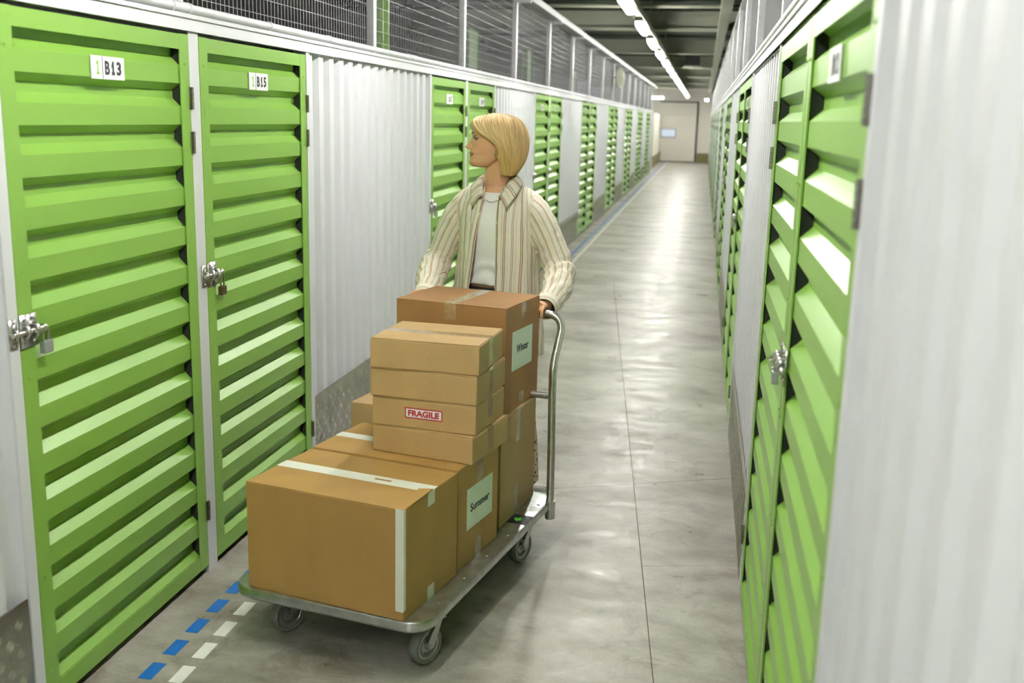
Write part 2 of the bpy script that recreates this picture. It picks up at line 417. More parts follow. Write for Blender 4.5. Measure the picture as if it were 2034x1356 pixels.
def panel_mesh(L, sg, pitch=0.1425, top=ZTOP+0.01):
    prof = []; y = 0.0; n = max(1, round(L / pitch)); p = L / n
    for k in range(n):
        for f, dn in ((0.0, -0.004), (0.40, -0.004), (0.51, -0.030), (0.89, -0.030)):
            prof.append((dn, k*p + f*p))
    prof.append((-0.004, L))
    mb = MB().grid([[(sg*a, b, 0.0) for a, b in prof], [(sg*a, b, top) for a, b in prof]])
    return mb.mesh('corrugated_panel', fix=False)
def kick_mesh(L, sg, h=0.392, detail=True):
    mb = MB().box(*sorted((sg*-0.002, sg*0.002)), 0.004, L-0.004, 0.006, h)
    if detail:
        c = 0.042; ny = int((L-0.03)/c); nz = int((h-0.03)/c)
        for i in range(ny):
            for j in range(nz):
                cy, cz = 0.03 + c*(i+0.5) - 0.012, 0.02 + c*(j+0.5)
                a = PI/4 if (i+j) % 2 else -PI/4
                ca, sa = math.cos(a), math.sin(a)
                for q in (-2, -1, 0, 1, 2):
                    l, wd, o = (0.0135 if q % 2 == 0 else 0.0155), 0.0022, q*0.0068
                    P = [(-l, o), (0, o-wd), (l, o), (0, o+wd)]
                    P = [(cy + u*ca - v*sa, cz + u*sa + v*ca) for u, v in P]
                    T = (cy - o*sa, cz + o*ca)
                    base_i = len(mb.v)
                    mb.v += [(sg*0.002, u, v) for u, v in P] + [(sg*0.0042, *T)]
                    for e in range(4): mb.f.append((base_i+e, base_i+(e+1)%4, base_i+4))
    return mb.mesh('kick_plate')

def make_wall(side, pairs, y_end):
    sg = 1 if side == 'left' else -1
    x = XL if side == 'left' else XR
    wall = tag(empty('wall_' + side, (x, 0, 0)), 'white corrugated locker wall on the %s of the corridor' % side, kind='structure')
    L = y_end - Y0
    link('top_rail', MB().box(*sorted((-sg*0.04, sg*0.008)), Y0, y_end, ZTOP, 2.022).box(*sorted((-sg*0.04, sg*0.014)), Y0, y_end, 2.022, 2.036)
         .box(*sorted((0, sg*0.011)), Y0, y_end, ZTOP, ZTOP+0.012).mesh('top_rail'), 'white', wall)
    post = MB().box(*sorted((-sg*0.045, sg*0.003)), -0.035, 0.035, 0, ZTOP).mesh('post')
    jamb = MB().box(*sorted((-sg*0.045, sg*0.006)), -0.02, 0.02, 0, ZTOP).mesh('jamb')
    edges = [Y0]
    for a, b in pairs:
        if side == 'left': link('post', post, 'white', wall, (0, (a+b)/2, 0))
        link('jamb', jamb, 'white', wall, (0, a-0.02, 0)); link('jamb', jamb, 'white', wall, (0, b+0.02, 0))
        edges += [a-0.04, b+0.04]
    edges.append(y_end)
    for i in range(0, len(edges), 2):
        a, b = edges[i], edges[i+1]
        if b - a < 0.1: continue
        w = round(b-a, 3)
        link('corrugated_panel', cached(('panel', w, sg), lambda: panel_mesh(w, sg)), 'white', wall, (0, a, 0))
        link('kick_plate', cached(('kick', w, sg, a < 8), lambda: kick_mesh(w, sg, detail=a < 12)), 'tread', wall, (0, a, 0))
    return wall
pairsL = [(2.40 + 4.27*k, 2.40 + 4.27*k + 2.085) for k in range(-2, 8)]
pairsR = [(1.60 - 4.2, 3.66 - 4.2), (1.60, 3.66)] + [(5.74 + 4.24*k, 5.74 + 4.24*k + 2.10) for k in range(0, 9)]
YL_END = 36.2
wl = make_wall('left', pairsL, YL_END)
wr = make_wall('right', pairsR, YEND)
num = {0: ('B13', 'B15'), 1: ('B17', 'B19'), 2: ('B21', 'B23'), 3: ('B25', 'B27')}
def seq(k, side):
    return 'behind the camera' if k < 0 else '%s pair of doors along the %s wall' % (ORD[k], side)
for i, (a, b) in enumerate(pairsL):
    k = i - 2; w = (b-a)/2 - 0.035
    for j in (0, 1):
        code = num.get(k, (None, None))[j]
        if k == 0: lab = 'green ribbed storage door with plate 1 %s, %s' % (code, 'nearest on the left' if j == 0 else 'right of the B13 door')
        else: lab = 'green ribbed storage door, %s of the %s' % ('nearer' if j == 0 else 'farther', seq(k, 'left'))
        make_door('left', a if j == 0 else b-w, w, True, code, lab, True)
numR = {0: ('B12', None), 1: ('B16', None)}
for i, (a, b) in enumerate(pairsR):
    k = i - 1; w = (b-a)/2 - 0.002
    for j in (0, 1):
        code = numR.get(k, (None, None))[j]
        lab = 'green ribbed storage door, %s of the %s' % ('nearer' if j == 0 else 'farther', seq(k, 'right'))
        make_door('right', a if j == 0 else b-w, w, j == 1, code, lab, True)
# padlocks hanging in the bolts
padlock(1, (XL+0.017, 2.498, 1.092), 'small grey padlock on the B13 door latch', 'lockgrey', 0.042)
padlock(1, (XL+0.017, pairsL[2][1]-1.0075+0.094, 1.078), 'brown padlock on a long shackle hanging on the B15 door', 'brass', 0.062)
padlock(1, (XL+0.017, pairsL[3][0]+0.09, 1.09), 'silver padlock on the green door just behind the woman', 'lockgrey', 0.045)
padlock(-1, (XR-0.017, pairsR[1][1]-1.028+0.09, 1.088), 'silver padlock on the nearest green doors of the right wall', 'lockgrey', 0.045)
padlock(-1, (XR-0.017, pairsR[2][1]-1.048+0.09, 1.088), 'small silver padlock on the second pair of right wall doors', 'lockgrey', 0.045)

# ---- far end
we = tag(link('wall_end', MB().box(-4.6, 2.6, YEND, YEND+0.15, 0, 3.4).mesh('wall_end'), 'cream'), 'cream wall at the far end of the corridor', kind='structure')
tag(link('baseboard_end', MB().box(-0.27, XR, YEND-0.03, YEND, 0, 0.40).mesh('baseboard_end'), 'olive'), 'olive green kick board on the far end wall', kind='structure')
DOOR_N[0] += 1
de = tag(empty('door_%d' % DOOR_N[0], (0, YEND, 0)), 'cream sectional door with small window at the corridor end', kind='structure')
for k in range(5):
    link('door_section', MB().box(-1.95, -0.36, -0.06, -0.015, 0.03+k*0.5, 0.03+k*0.5+0.494).mesh('door_section', bevel=0.004), 'cream', de)
link('seal', MB().box(-0.36, -0.29, -0.07, 0, 0, 2.56).box(-1.95, -0.29, -0.07, 0, 2.535, 2.58).box(-1.95, -0.29, -0.065, 0, 0, 0.03).mesh('seal'), 'black', de)
wn = tag(empty('window_1', (-1.54, YEND-0.066, 1.225)), 'small bright window in the far end door', kind='structure')
link('window_frame', MB().box(-0.33, 0.33, -0.02, 0.006, -0.19, -0.155).box(-0.33, 0.33, -0.02, 0.006, 0.155, 0.19).box(-0.33, -0.295, -0.02, 0.006, -0.155, 0.155).box(0.295, 0.33, -0.02, 0.006, -0.155, 0.155).mesh('window_frame'), 'hinge', wn)
link('pane', MB().box(-0.295, 0.295, -0.008, 0.0, -0.155, 0.155).mesh('pane'), 'pane', wn)
tag(link('wall_cross_aisle', MB().box(-4.6, -1.87, 39.8, 39.95, 0, 2.02).box(-1.95, -1.87, 39.95, YEND, 0, 2.02).mesh('wall_cross_aisle'), 'cream'), 'cream partition beyond the cross aisle at the far left', kind='structure')
tag(link('baseboard_cross_aisle', MB().box(-1.868, -1.84, 39.8, YEND-0.1, 0, 0.42).mesh('baseboard_cross_aisle'), 'olive'), 'olive kick board along the far left partition', kind='structure')
tag(link('wall_back', MB().box(-4.6, 2.6, Y0-0.15, Y0, 0, 3.4).mesh('wall_back'), 'white'), 'white wall behind the camera', kind='structure')

# ---- roof
ZC = 3.30
ceil = tag(link('ceiling', MB().box(-4.6, 2.6, Y0, YEND+0.2, ZC, ZC+0.1).mesh('ceiling'), 'ceil'), 'dark green grey metal roof deck', kind='structure')
seam = MB().box(-4.6, 2.6, -0.02, 0.02, -0.035, 0).mesh('deck_seam')
for k in range(47): link('deck_seam', seam, 'ceil', ceil, (0, Y0+0.6+k*1.18, ZC))
beam = MB().box(-4.6, 2.6, -0.13, 0.13, 0, 0.03).box(-4.6, 2.6, -0.02, 0.02, 0.03, 0.27).mesh('roof_beam')
for k in range(9):
    y = 15.7 + 5.35*(k-3)
    if y < YEND-1: tag(link('roof_beam', beam, 'beam', None, (0, y, 3.0)), 'pale steel beam crossing the roof, %s counted from the far end' % ORD[8-k], 'beam', 'roof beams across the corridor')
tag(link('roof_conduit', MB().cyl((-4.6, 12.6, 3.02), (2.6, 12.6, 3.02), 0.022).mesh('roof_conduit', True), 'beam'), 'thin pale conduit crossing the dark roof before the beams', 'conduit')
tag(link('cable_duct', MB().box(0.10, 0.22, Y0, YEND-0.1, 2.94, 3.0).box(0.10, 0.11, Y0, YEND-0.1, 3.0, 3.05).box(0.21, 0.22, Y0, YEND-0.1, 3.0, 3.05).mesh('cable_duct'), 'duct'), 'long pale cable duct under the roof above the right lockers', 'duct')
sp = tag(empty('ceiling_speaker', (-0.35, 24.2, ZC)), 'small dark box hanging under the roof right of the lights', 'speaker')
link('case', MB().box(-0.16, 0.16, -0.12, 0.12, -0.36, -0.1).mesh('case', bevel=0.01), 'black', sp)
link('bracket', MB().box(-0.2, 0.2, -0.13, 0.13, -0.40, -0.362).mesh('bracket'), 'duct', sp)
link('hanger', MB().box(-0.02, 0.02, -0.02, 0.02, -0.1, 0).mesh('hanger'), 'duct', sp)

# ---- light line
XLT, ZLT = -0.757, 2.745
tr = tag(empty('light_trunking', (XLT, 0, ZLT)), 'pale trunking rail carrying the line of lights under the roof', 'light rail')
link('channel', MB().box(-0.055, 0.055, Y0+0.1, YEND-0.3, 0.055, 0.10).box(-0.055, -0.047, Y0+0.1, YEND-0.3, 0.03, 0.055).box(0.047, 0.055, Y0+0.1, YEND-0.3, 0.03, 0.055).mesh('channel'), 'duct', tr)
hook = MB().cyl((0, 0, 0.10), (0, 0, ZC-ZLT), 0.006, 8).mesh('hanger')
for k in range(22): link('hanger', hook, 'duct', tr, (0, Y0+1+k*2.5, 0))
house = MB().box(-0.045, 0.045, -0.60, 0.60, 0.012, 0.054).mesh('housing')
diff = MB().grid([[(x, y, z) for x, z in ((-0.044, 0.0118), (-0.042, -0.02), (-0.032, -0.040), (-0.012, -0.048), (0.012, -0.048), (0.032, -0.040), (0.042, -0.02), (0.044, 0.0118))] for y in (-0.52, 0.52)], True, True).mesh('diffuser')
for k in range(-8, 15):
    y = 9.72 + 2.42*k
    t = tag(empty('ceiling_light', (XLT, y, ZLT)), 'glowing LED batten in the roof light line, %s' % (('%s visible from the camera' % (ORD[k] if k < 12 else ['thirteenth','fourteenth','fifteenth'][k-12])) if k >= 0 else '%s one towards the camera' % ORD[-k-1]), 'light', 'LED battens in the light line')
    link('housing', house, 'duct', t); link('diffuser', diff, 'led', t)
# battens of the neighbouring aisles, seen through the fence near the far end
for i, (x, y, z, l) in enumerate(((-2.13, 42, 2.585, 0.95), (0.02, 43, 2.56, 0.12))):
    t = tag(empty('cross_aisle_light', (x, y, z)), ('glowing batten across the far cross aisle, left of the light line', 'short glowing batten at the far right over the wall')[i], 'light')
    link('housing', MB().box(-l/2, l/2, -0.05, 0.05, 0.07, 0.11).mesh('housing'), 'duct', t)
    for s in (-1, 1): link('hanger', MB().cyl((s*l*0.3, 0, 0.11), (s*l*0.3, 0, ZC-z), 0.006, 8).mesh('hanger'), 'duct', t)
    link('diffuser', MB().box(-l/2, l/2, -0.05, 0.05, 0.0, 0.0698).mesh('diffuser'), 'led', t)

# ---- mesh fences above the lockers
def wire_mesh(L, h, sg):
    mb = MB(); r = 0.0012
    n = int(L/0.036)
    for k in range(1, n):
        y = k*L/n; mb.box(-r, r, y-r, y+r, 0, h)
    m = int(h/0.058)
    for k in range(m+1):
        z = k*h/m; mb.box(r*0.6, r*2.4, 0, L, z-r, z+r)
    return mb.mesh('wire_mesh', fix=False)
ZF0, ZF1 = 2.037, 2.80
def fence(side, ys, label):
    sg = 1 if side == 'left' else -1
    x = XL - 0.05 if side == 'left' else XR + 0.05
    t = tag(empty('wire_fence', (x, 0, ZF0)), label, 'fence')
    pm = MB().box(-0.022, 0.022, -0.022, 0.022, 0, ZF1-ZF0+0.03).box(-0.03, 0.03, -0.035, 0.035, 0, 0.006).mesh('post', bevel=0.003)
    for a, b in zip(ys[:-1], ys[1:]):
        link('post', pm, 'post', t, (0, a, 0))
        w = round(b-a-0.05, 3)
        tag(link('wire_mesh', cached(('wm', w), lambda: wire_mesh(w, ZF1-ZF0-0.02, 1)), 'wire', t, (-sg*0.018, a+0.025, 0.01)), kind='stuff')
    link('post', pm, 'post', t, (0, ys[-1], 0))
    link('top_bar', MB().box(-0.02, 0.02, ys[0], ys[-1], ZF1-ZF0, ZF1-ZF0+0.03).mesh('top_bar'), 'post', t)
    return t
fl = fence('left', [5.59 + 2.17*k for k in range(-4, 15)], 'galvanised wire mesh fence standing on the left locker row')
fr = fence('right', [4.3 + 2.17*k for k in range(-4, 20)], 'galvanised wire mesh fence standing on the right locker row')
tr2 = tag(empty('cable_tray', (XL+0.03, 0, 2.80)), 'galvanised cable tray along the top of the left fence', 'cable tray')
for nm, b in (('side_rail', (-0.05, -0.045, 0, 0.06)), ('side_rail', (0.06, 0.065, 0, 0.06))):
    link(nm, MB().box(b[0], b[1], Y0+0.2, YL_END, b[2], b[3]).mesh('side_rail'), 'post', tr2)
link('tray_bottom', MB().box(-0.05, 0.065, Y0+0.2, YL_END, -0.006, 0).mesh('tray_bottom'), 'wire', tr2)
arm = MB().box(-0.1, 0.07, -0.02, 0.02, -0.035, -0.007).mesh('bracket')
for k in range(17): link('bracket', arm, 'post', tr2, (0, 1.25+2.17*k, 0))
# white conduit on the left top rail
cp = tag(empty('conduit_pipe', (XL+0.001, 0, 2.055)), 'white plastic conduit clipped along the top of the left lockers', 'pipe')
link('pipe', MB().cyl((0, Y0+0.1, 0), (0, YL_END-0.1, 0), 0.0155, 14).mesh('pipe', 0.8), 'white', cp)
cl = MB().tube([(0, -0.008, 0), (0, 0.008, 0)], 0.0195, 14).box(-0.006, 0.006, -0.008, 0.008, -0.0205, -0.012).mesh('clip', 0.8)
jn = MB().tube([(0, -0.05, 0), (0, 0.05, 0)], 0.0185, 14).mesh('coupling', 0.8)
for k in range(60): link('clip', cl, 'white', cp, (0, Y0+0.3+k*0.68, 0))
for k in range(13): link('coupling', jn, 'white', cp, (0, 3.35+k*2.9-8.7, 0))
cr = tag(link('conduit_pipe', MB().cyl((XR-0.002, Y0+0.1, 2.0525), (XR-0.002, YEND-0.2, 2.0525), 0.0155, 14).mesh('conduit_pipe', 0.8), 'galv'), 'silver conduit along the top of the right lockers', 'pipe')

# ---- what stands behind the fences: units coloured dark for shade and green uprights
tag(link('wall_units_left', MB().box(-4.5, -4.4, Y0, YL_END, 0, 3.2).mesh('wall_units_left'), 'dark'), 'back wall of the units behind the left fence, coloured dark for shade', kind='structure')
tag(link('wall_units_right', MB().box(2.4, 2.5, Y0, YEND, 0, 3.2).mesh('wall_units_right'), 'dark'), 'back wall of the units behind the right fence, coloured dark for shade', kind='structure')
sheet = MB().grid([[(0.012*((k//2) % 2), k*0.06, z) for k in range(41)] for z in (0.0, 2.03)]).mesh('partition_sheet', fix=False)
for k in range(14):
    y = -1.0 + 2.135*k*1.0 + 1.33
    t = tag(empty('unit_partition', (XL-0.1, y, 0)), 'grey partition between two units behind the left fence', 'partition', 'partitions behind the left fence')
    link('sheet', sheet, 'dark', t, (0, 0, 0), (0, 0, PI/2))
for i, (x, y, sx, sy, h, lab) in enumerate(((-2.06, 6.52, 0.05, 0.06, 3.0, 'tall green steel upright behind the left fence, nearest one'),
                              (-2.76, 12.33, 0.04, 0.3, 2.72, 'green panel behind the left fence above the third doors'),
                              (-2.76, 16.36, 0.04, 0.25, 2.74, 'green panel behind the left fence, second one farther on'),
                              (-2.76, 22.2, 0.04, 0.25, 2.7, 'green panel behind the left fence, third and farthest one'),
                              (0.75, 4.6, 0.05, 0.06, 3.0, 'green steel upright behind the right fence'))):
    t = tag(empty('green_upright', (x, y, 0)), lab, 'upright')
    link('web', MB().box(-sx*0.4, sx*0.4, -sy, sy, 0, h).mesh('web'), 'green' if sy < 0.1 else 'greenshade', t)
    for s in (-1, 1): link('flange', MB().box(-sx, sx, s*sy-0.006, s*sy+0.006, 0, h).mesh('flange'), 'green' if sy < 0.1 else 'greenshade', t)
dm = tag(empty('convex_mirror', (XL+0.10, 20.6, 2.53)), 'round beige convex mirror on the left fence far down the corridor', 'mirror')
rowsm = [[(0.07*(1-(r/0.18)**2), r*math.cos(2*PI*k/24), r*math.sin(2*PI*k/24)) for k in range(24)] for r in (0.18, 0.155, 0.12, 0.07, 0.01)]
dm.rotation_euler = (0, 0, -0.35)
link('mirror_face', MB().grid(rowsm, True).mesh('mirror_face', True), 'duct', dm)
link('rim', MB().tube([(0.0, 0.183*math.cos(2*PI*k/28), 0.183*math.sin(2*PI*k/28)) for k in range(29)], 0.012, 8, False).mesh('rim', True), 'duct', dm)
link('arm', MB().cyl((-0.14, 0, 0), (0.02, 0, 0), 0.014, 8).mesh('arm', True), 'duct', dm)
# ------------------------------------------------------------------ platform trolley
YAW = math.radians(-10.9)
DZ = 0.2
DW, DL = 0.72, 1.235
cart = tag(empty('platform_trolley', (-0.742, 2.80, 0), YAW), 'silver flat platform trolley on four casters loaded with boxes', 'trolley')
def rounded(x0, x1, y0, y1, r, n=8):
    P = []
    for cx, cy, a0 in ((x1-r, y0+r, -PI/2), (x1-r, y1-r, 0), (x0+r, y1-r, PI/2), (x0+r, y0+r, PI)):
        P += [(cx + r*math.cos(a0 + PI/2*k/n), cy + r*math.sin(a0 + PI/2*k/n)) for k in range(n+1)]
    return P
def ringed(off, z, rr): return [(x, y, z) for x, y in rounded(-DW+off, -off, off, DL-off, max(rr-off, 0.004))]
deck = MB().grid([ringed(0.022, DZ-0.036, 0.085), ringed(0.006, DZ-0.038, 0.085), ringed(0.0, DZ-0.03, 0.085), ringed(0.0, DZ-0.008, 0.085), ringed(0.003, DZ-0.002, 0.085), ringed(0.009, DZ, 0.085)], True, True)
link('deck', deck.mesh('deck', 0.5), 'galv', cart)
for i, y in enumerate((0.16, 0.36, 0.56, 0.76, 0.96, 1.1)):
    for x in (-0.03, -DW+0.03):
        link('rivet', cached('rivet', lambda: MB().ell((0, 0, 0), (0.006, 0.006, 0.003), 10, 6).mesh('rivet', True)), 'rim', cart, (x, y, DZ))
for x in (-0.2, -0.52): link('rivet', MESH['rivet'], 'rim', cart, (x, 0.018, DZ))
for x in (-0.085, -DW+0.085):
    link('side_channel', MB().box(x-0.03, x+0.03, 0.06, DL-0.06, DZ-0.05, DZ-0.037).mesh('side_channel'), 'galv', cart)
WR = 0.0635
def caster_meshes():
    prof = [(0.030, -0.014), (0.046, -0.015), (0.050, -0.018), (0.058, -0.019), (0.0625, -0.014), (WR, -0.006), (WR, 0.006), (0.0625, 0.014), (0.058, 0.019), (0.050, 0.018), (0.046, 0.014), (0.030, 0.014)]
    n = 36
    tyre = MB().grid([[(x, r*math.cos(2*PI*k/n), r*math.sin(2*PI*k/n)) for k in range(n)] for r, x in prof], True)
    tyre.grid([[(x, 0.030*math.cos(2*PI*k/n), 0.030*math.sin(2*PI*k/n)) for k in range(n)] for x in (-0.014, 0.014)], True)
    rim = MB().grid([[(x, r*math.cos(2*PI*k/n), r*math.sin(2*PI*k/n)) for k in range(n)] for r, x in ((0.001, -0.017), (0.012, -0.017), (0.014, -0.011), (0.034, -0.008), (0.041, -0.0155), (0.0465, -0.0155), (0.0465, 0.0155), (0.041, 0.0155), (0.034, 0.008), (0.014, 0.011), (0.012, 0.017), (0.001, 0.017))], True)
    fork = MB()
    for s in (-1, 1):
        P = [(0.018, -0.03), (-0.012, -0.072), (-0.016, -0.09), (-0.005, -0.103), (0.010, -0.100), (0.018, -0.085), (0.052, -0.012), (0.045, 0.0), (0.0, 0.0)]
        x = s*0.0235
        poly = [(py_, pz_) for py_, pz_ in P]
        v = [(x-0.0015, a, b) for a, b in poly] + [(x+0.0015, a, b) for a, b in poly]; m = len(poly)
        fork.add(v, [tuple(range(m))[::-1], tuple(range(m, 2*m))] + [(i, (i+1) % m, m+(i+1) % m, m+i) for i in range(m)])
    fork.box(-0.025, 0.025, 0.0, 0.048, -0.004, 0.0)
    fork.cyl((0, 0.024, 0.0), (0, 0.024, 0.012), 0.026, 20)
    plate = MB().box(-0.034, 0.034, -0.012, 0.060, 0.0122, 0.016)
    axle = MB().cyl((-0.028, -0.004, -0.091), (0.028, -0.004, -0.091), 0.0055, 10).cyl((0.0235, -0.004, -0.091), (0.0275, -0.004, -0.091), 0.0095, 6).cyl((-0.0275, -0.004, -0.091), (-0.0235, -0.004, -0.091), 0.0095, 6)
    return dict(tyre=tyre.mesh('tyre', 0.7), rim=rim.mesh('rim', 0.5), fork=fork.mesh('fork', 0.6), plate=plate.mesh('mount_plate'), axle=axle.mesh('axle_bolt', 0.6))
cm = caster_meshes()
CZ = WR + 0.091
for (wx, wy), rz in (((-0.778, 2.940), -0.30), ((-0.618, 3.778), -0.22), ((-1.285, 3.047), -0.38), ((-1.12, 3.88), -0.2)):
    inv = Matrix.Rotation(-YAW, 3, 'Z') @ (Vector((wx, wy, 0)) - Vector((-0.742, 2.80, 0)))
    cz_ = empty('caster', (inv.x, inv.y + 0.004, CZ), rz); cz_.parent = cart
    link('tyre', cm['tyre'], 'rubber', cz_, (0, -0.004, -0.091)); link('rim', cm['rim'], 'rim', cz_, (0, -0.004, -0.091))
    link('fork', cm['fork'], 'fork', cz_); link('mount_plate', cm['plate'], 'fork', cz_, (0, 0, DZ-0.052-CZ-0.0162+0.002)); link('axle_bolt', cm['axle'], 'rim', cz_)
# push handle: bent tube in the cart's frame
hx1, hx0, hy = -0.002, -0.645, 1.165
def spline(P, n=6):
    P = [Vector(p) for p in P]; out = []
    for i in range(len(P)-1):
        a, b, c, d = P[max(i-1,0)], P[i], P[i+1], P[min(i+2,len(P)-1)]
        for k in range(n):
            t = k/n
            out.append(0.5*((2*b) + (c-a)*t + (2*a-5*b+4*c-d)*t*t + (3*b-a-3*c+d)*t**3))
    out.append(P[-1]); return out
hp = [(hx1, hy, 0.135), (hx1-0.004, hy, 0.4), (hx1-0.008, hy, 0.68), (hx1-0.008, hy+0.006, 0.76), (hx1-0.006, hy+0.045, 0.84), (hx1-0.006, hy+0.078, 0.895), (hx1-0.016, hy+0.086, 0.93), (hx1-0.045, hy+0.088, 0.95), (hx1-0.09, hy+0.088, 0.955)]
mirror = [(hx0+hx1-p[0], p[1], p[2]) for p in hp[::-1]]
link('push_handle', MB().tube(spline(hp) + spline([hp[-1], mirror[0]], 2)[1:-1] + spline(mirror), 0.0155, 14).mesh('push_handle', 0.9), 'steel', cart)
for z in (0.245, 0.64):
    for x in (hx1-0.012, hx0+0.012):
        s = 1 if x > -0.3 else -1
        link('handle_bracket', MB().cyl((x-s*0.008, hy, z), (x-s*0.06, hy, z), 0.0145, 14).ell((x-s*0.024, hy-0.014, z), (0.004, 0.003, 0.004), 8, 5).mesh('handle_bracket', 0.8), 'fork', cart)
link('cross_bar', MB().cyl((hx0+0.07, hy, 0.64), (hx1-0.07, hy, 0.64), 0.0125, 12).mesh('cross_bar', 0.8), 'fork', cart)
for x in (hx1, hx0): link('socket', MB().cyl((x, hy, 0.125), (x, hy, 0.2), 0.0205, 16).mesh('socket', 0.8), 'fork', cart)
st = link('sticker', MB().box(-0.038, 0.038, -0.045, 0.045, 0, 0.0008).mesh('sticker'), 'sticker', cart, (-0.043, 0.925, DZ))
link('green_mark', MB().prism([(-0.02, -0.01), (-0.006, -0.024), (0.002, -0.012), (0.018, 0.0), (0.0, 0.0), (0.004, 0.02), (-0.012, 0.008), (-0.028, 0.014)], 0.0008, 0.0013).mesh('green_mark'), 'stickgreen', st)

# ------------------------------------------------------------------ cardboard boxes. local frame: origin at the base of the front right vertical edge, box runs to -x and +y
def patch(name, face, a0, a1, b0, b1, m, parent, dims, t=0.0007, parent_part=None):
    w, d, h = dims
    mb = MB()
    if face == 'r': mb.box(0, t, a0, a1, b0, b1)
    elif face == 'f': mb.box(a0, a1, -t, 0, b0, b1)
    elif face == 't': mb.box(a0, a1, b0, b1, h, h+t)
    return link(name, mb.mesh(name), m, parent)
def make_box(name, x, y, yaw, w, d, h, z, m, label, seam='x', bev=0.0022):
    t = tag(empty(name, (x, y, z), math.radians(yaw)), label, 'box', 'cardboard boxes on the trolley')
    e = 0.0035
    link('carton', MB().box(-w, 0, 0, d, 0, h-e).mesh('carton', bevel=bev), m, t)
    gp = 0.0012
    if seam == 'x':
        a = MB().box(-w+bev*0.5, -bev*0.5, bev*0.4, d/2-gp, h-e+0.0002, h); b = MB().box(-w+bev*0.5, -bev*0.5, d/2+gp, d-bev*0.4, h-e+0.0002, h)
    else:
        a = MB().box(-w+0.0006, -w/2-gp, 0.0006, d-0.0006, h-e+0.0002, h); b = MB().box(-w/2+gp, -0.0006, 0.0006, d-0.0006, h-e+0.0002, h)
    fa = link('flap', a.mesh('flap', bevel=0.001), m, t); fb = link('flap', b.mesh('flap', bevel=0.001), m, t)
    return t, (w, d, h)
def label_card(t, dims, face, a0, a1, b0, b1, s, m_paper='paper', wtext=None, size=0.05, off=0.001, tc=None):
    p = patch('label', face, a0, a1, b0, b1, m_paper, t, dims, 0.0009)
    me = text_mesh(s, size, wtext, offset=off); me.materials.append(M['ink'])
    c = tc or ((a0+a1)/2, (b0+b1)/2)
    link('lettering', me, None, p, (0.0012, c[0], c[1]) if face == 'r' else (c[0], -0.0012, c[1]), (PI/2, 0, PI/2) if face == 'r' else (PI/2, 0, 0))
    return p

# big box at the front with masking tape
tA, D = make_box('cardboard_box', -0.815, 2.816, -12.38, 0.573, 0.373, 0.363, DZ, 'card_a', 'large brown box with masking tape at the front of the trolley')
patch('masking_tape', 't', -0.574, 0.0, 0.170, 0.228, 'tapewhite', tA, D)
patch('tape_tear', 't', -0.215, -0.155, 0.196, 0.207, 'card_w', tA, D, 0.0011)
patch('masking_tape', 'r', 0.158, 0.205, 0.318, 0.3632, 'tapewhite', tA, D)
patch('masking_tape', 'r', 0.160, 0.205, 0.0, 0.045, 'tapewhite', tA, D)
patch('masking_tape', 'f', -0.028, 0.0006, 0.030, 0.363, 'tapewhite', tA, D)
patch('masking_tape', 'r', -0.0006, 0.013, 0.034, 0.362, 'tapewhite', tA, D)
# raised right end of the flap of the front box: a thin lip
lip = MB().add([(-0.05, 0.03, 0.3632), (0.001, 0.03, 0.3645), (0.0025, 0.11, 0.3685), (0.003, 0.184, 0.371), (-0.05, 0.184, 0.3634), (-0.05, 0.03, 0.3612), (0.001, 0.03, 0.3622), (0.0025, 0.11, 0.3660), (0.003, 0.184, 0.368), (-0.05, 0.184, 0.3614)],
               [(0, 1, 2, 3, 4), (9, 8, 7, 6, 5), (0, 5, 6, 1), (1, 6, 7, 2), (2, 7, 8, 3), (3, 8, 9, 4), (4, 9, 5, 0)])
link('flap_edge', lip.mesh('flap_edge'), 'card_a', tA)

tS, D = make_box('cardboard_box', -0.738, 3.197, -12.6, 0.573, 0.338, 0.363, DZ, 'card_a', 'brown box labelled Summer in the middle of the trolley')
label_card(tS, D, 'r', 0.075, 0.287, 0.121, 0.270, 'Summer', wtext=0.158, size=0.040, off=0.0009, tc=(0.181, 0.196))
patch('clear_tape', 'r', 0.152, 0.205, 0.276, 0.3632, 'tapeclear', tS, D, 0.0004)
patch('clear_tape', 'r', 0.145, 0.195, 0.0, 0.068, 'tapeclear', tS, D, 0.0004)
patch('masking_tape', 't', -0.574, 0.0, 0.150, 0.200, 'tapewhite', tS, D)

tC, D = make_box('cardboard_box', -0.670, 3.606, -9.6, 0.627, 0.400, 0.423, DZ, 'card_c', 'tall pale box under the Winter box at the handle end')
patch('clear_tape', 'r', 0.165, 0.215, 0.295, 0.4232, 'tapeshine', tC, D, 0.0004)
patch('clear_tape', 'r', 0.163, 0.206, 0.0, 0.110, 'tapeshine', tC, D, 0.0004)
patch('clear_tape', 't', -0.627, 0.0, 0.175, 0.225, 'tapeshine', tC, D, 0.0004)

tW, D = make_box('cardboard_box', -0.676, 3.682, -12.0, 0.458, 0.346, 0.408, DZ+0.4236, 'card_w', 'dark brown box labelled Winter on top at the handle end', seam='y')
label_card(tW, D, 'r', 0.066, 0.272, 0.154, 0.306, 'Winter', wtext=0.121, size=0.042, off=0.0009, tc=(0.170, 0.234))
patch('clear_tape', 't', -0.256, -0.205, 0.0, 0.346, 'tapeshine', tW, D, 0.0004)
patch('clear_tape', 'f', -0.254, -0.206, 0.345, 0.4082, 'tapeclear', tW, D, 0.0004)
patch('clear_tape', 'r', 0.155, 0.200, 0.346, 0.4082, 'tapeclear', tW, D, 0.0004)
patch('clear_tape', 'r', 0.145, 0.195, 0.0, 0.055, 'tapeclear', tW, D, 0.0004)

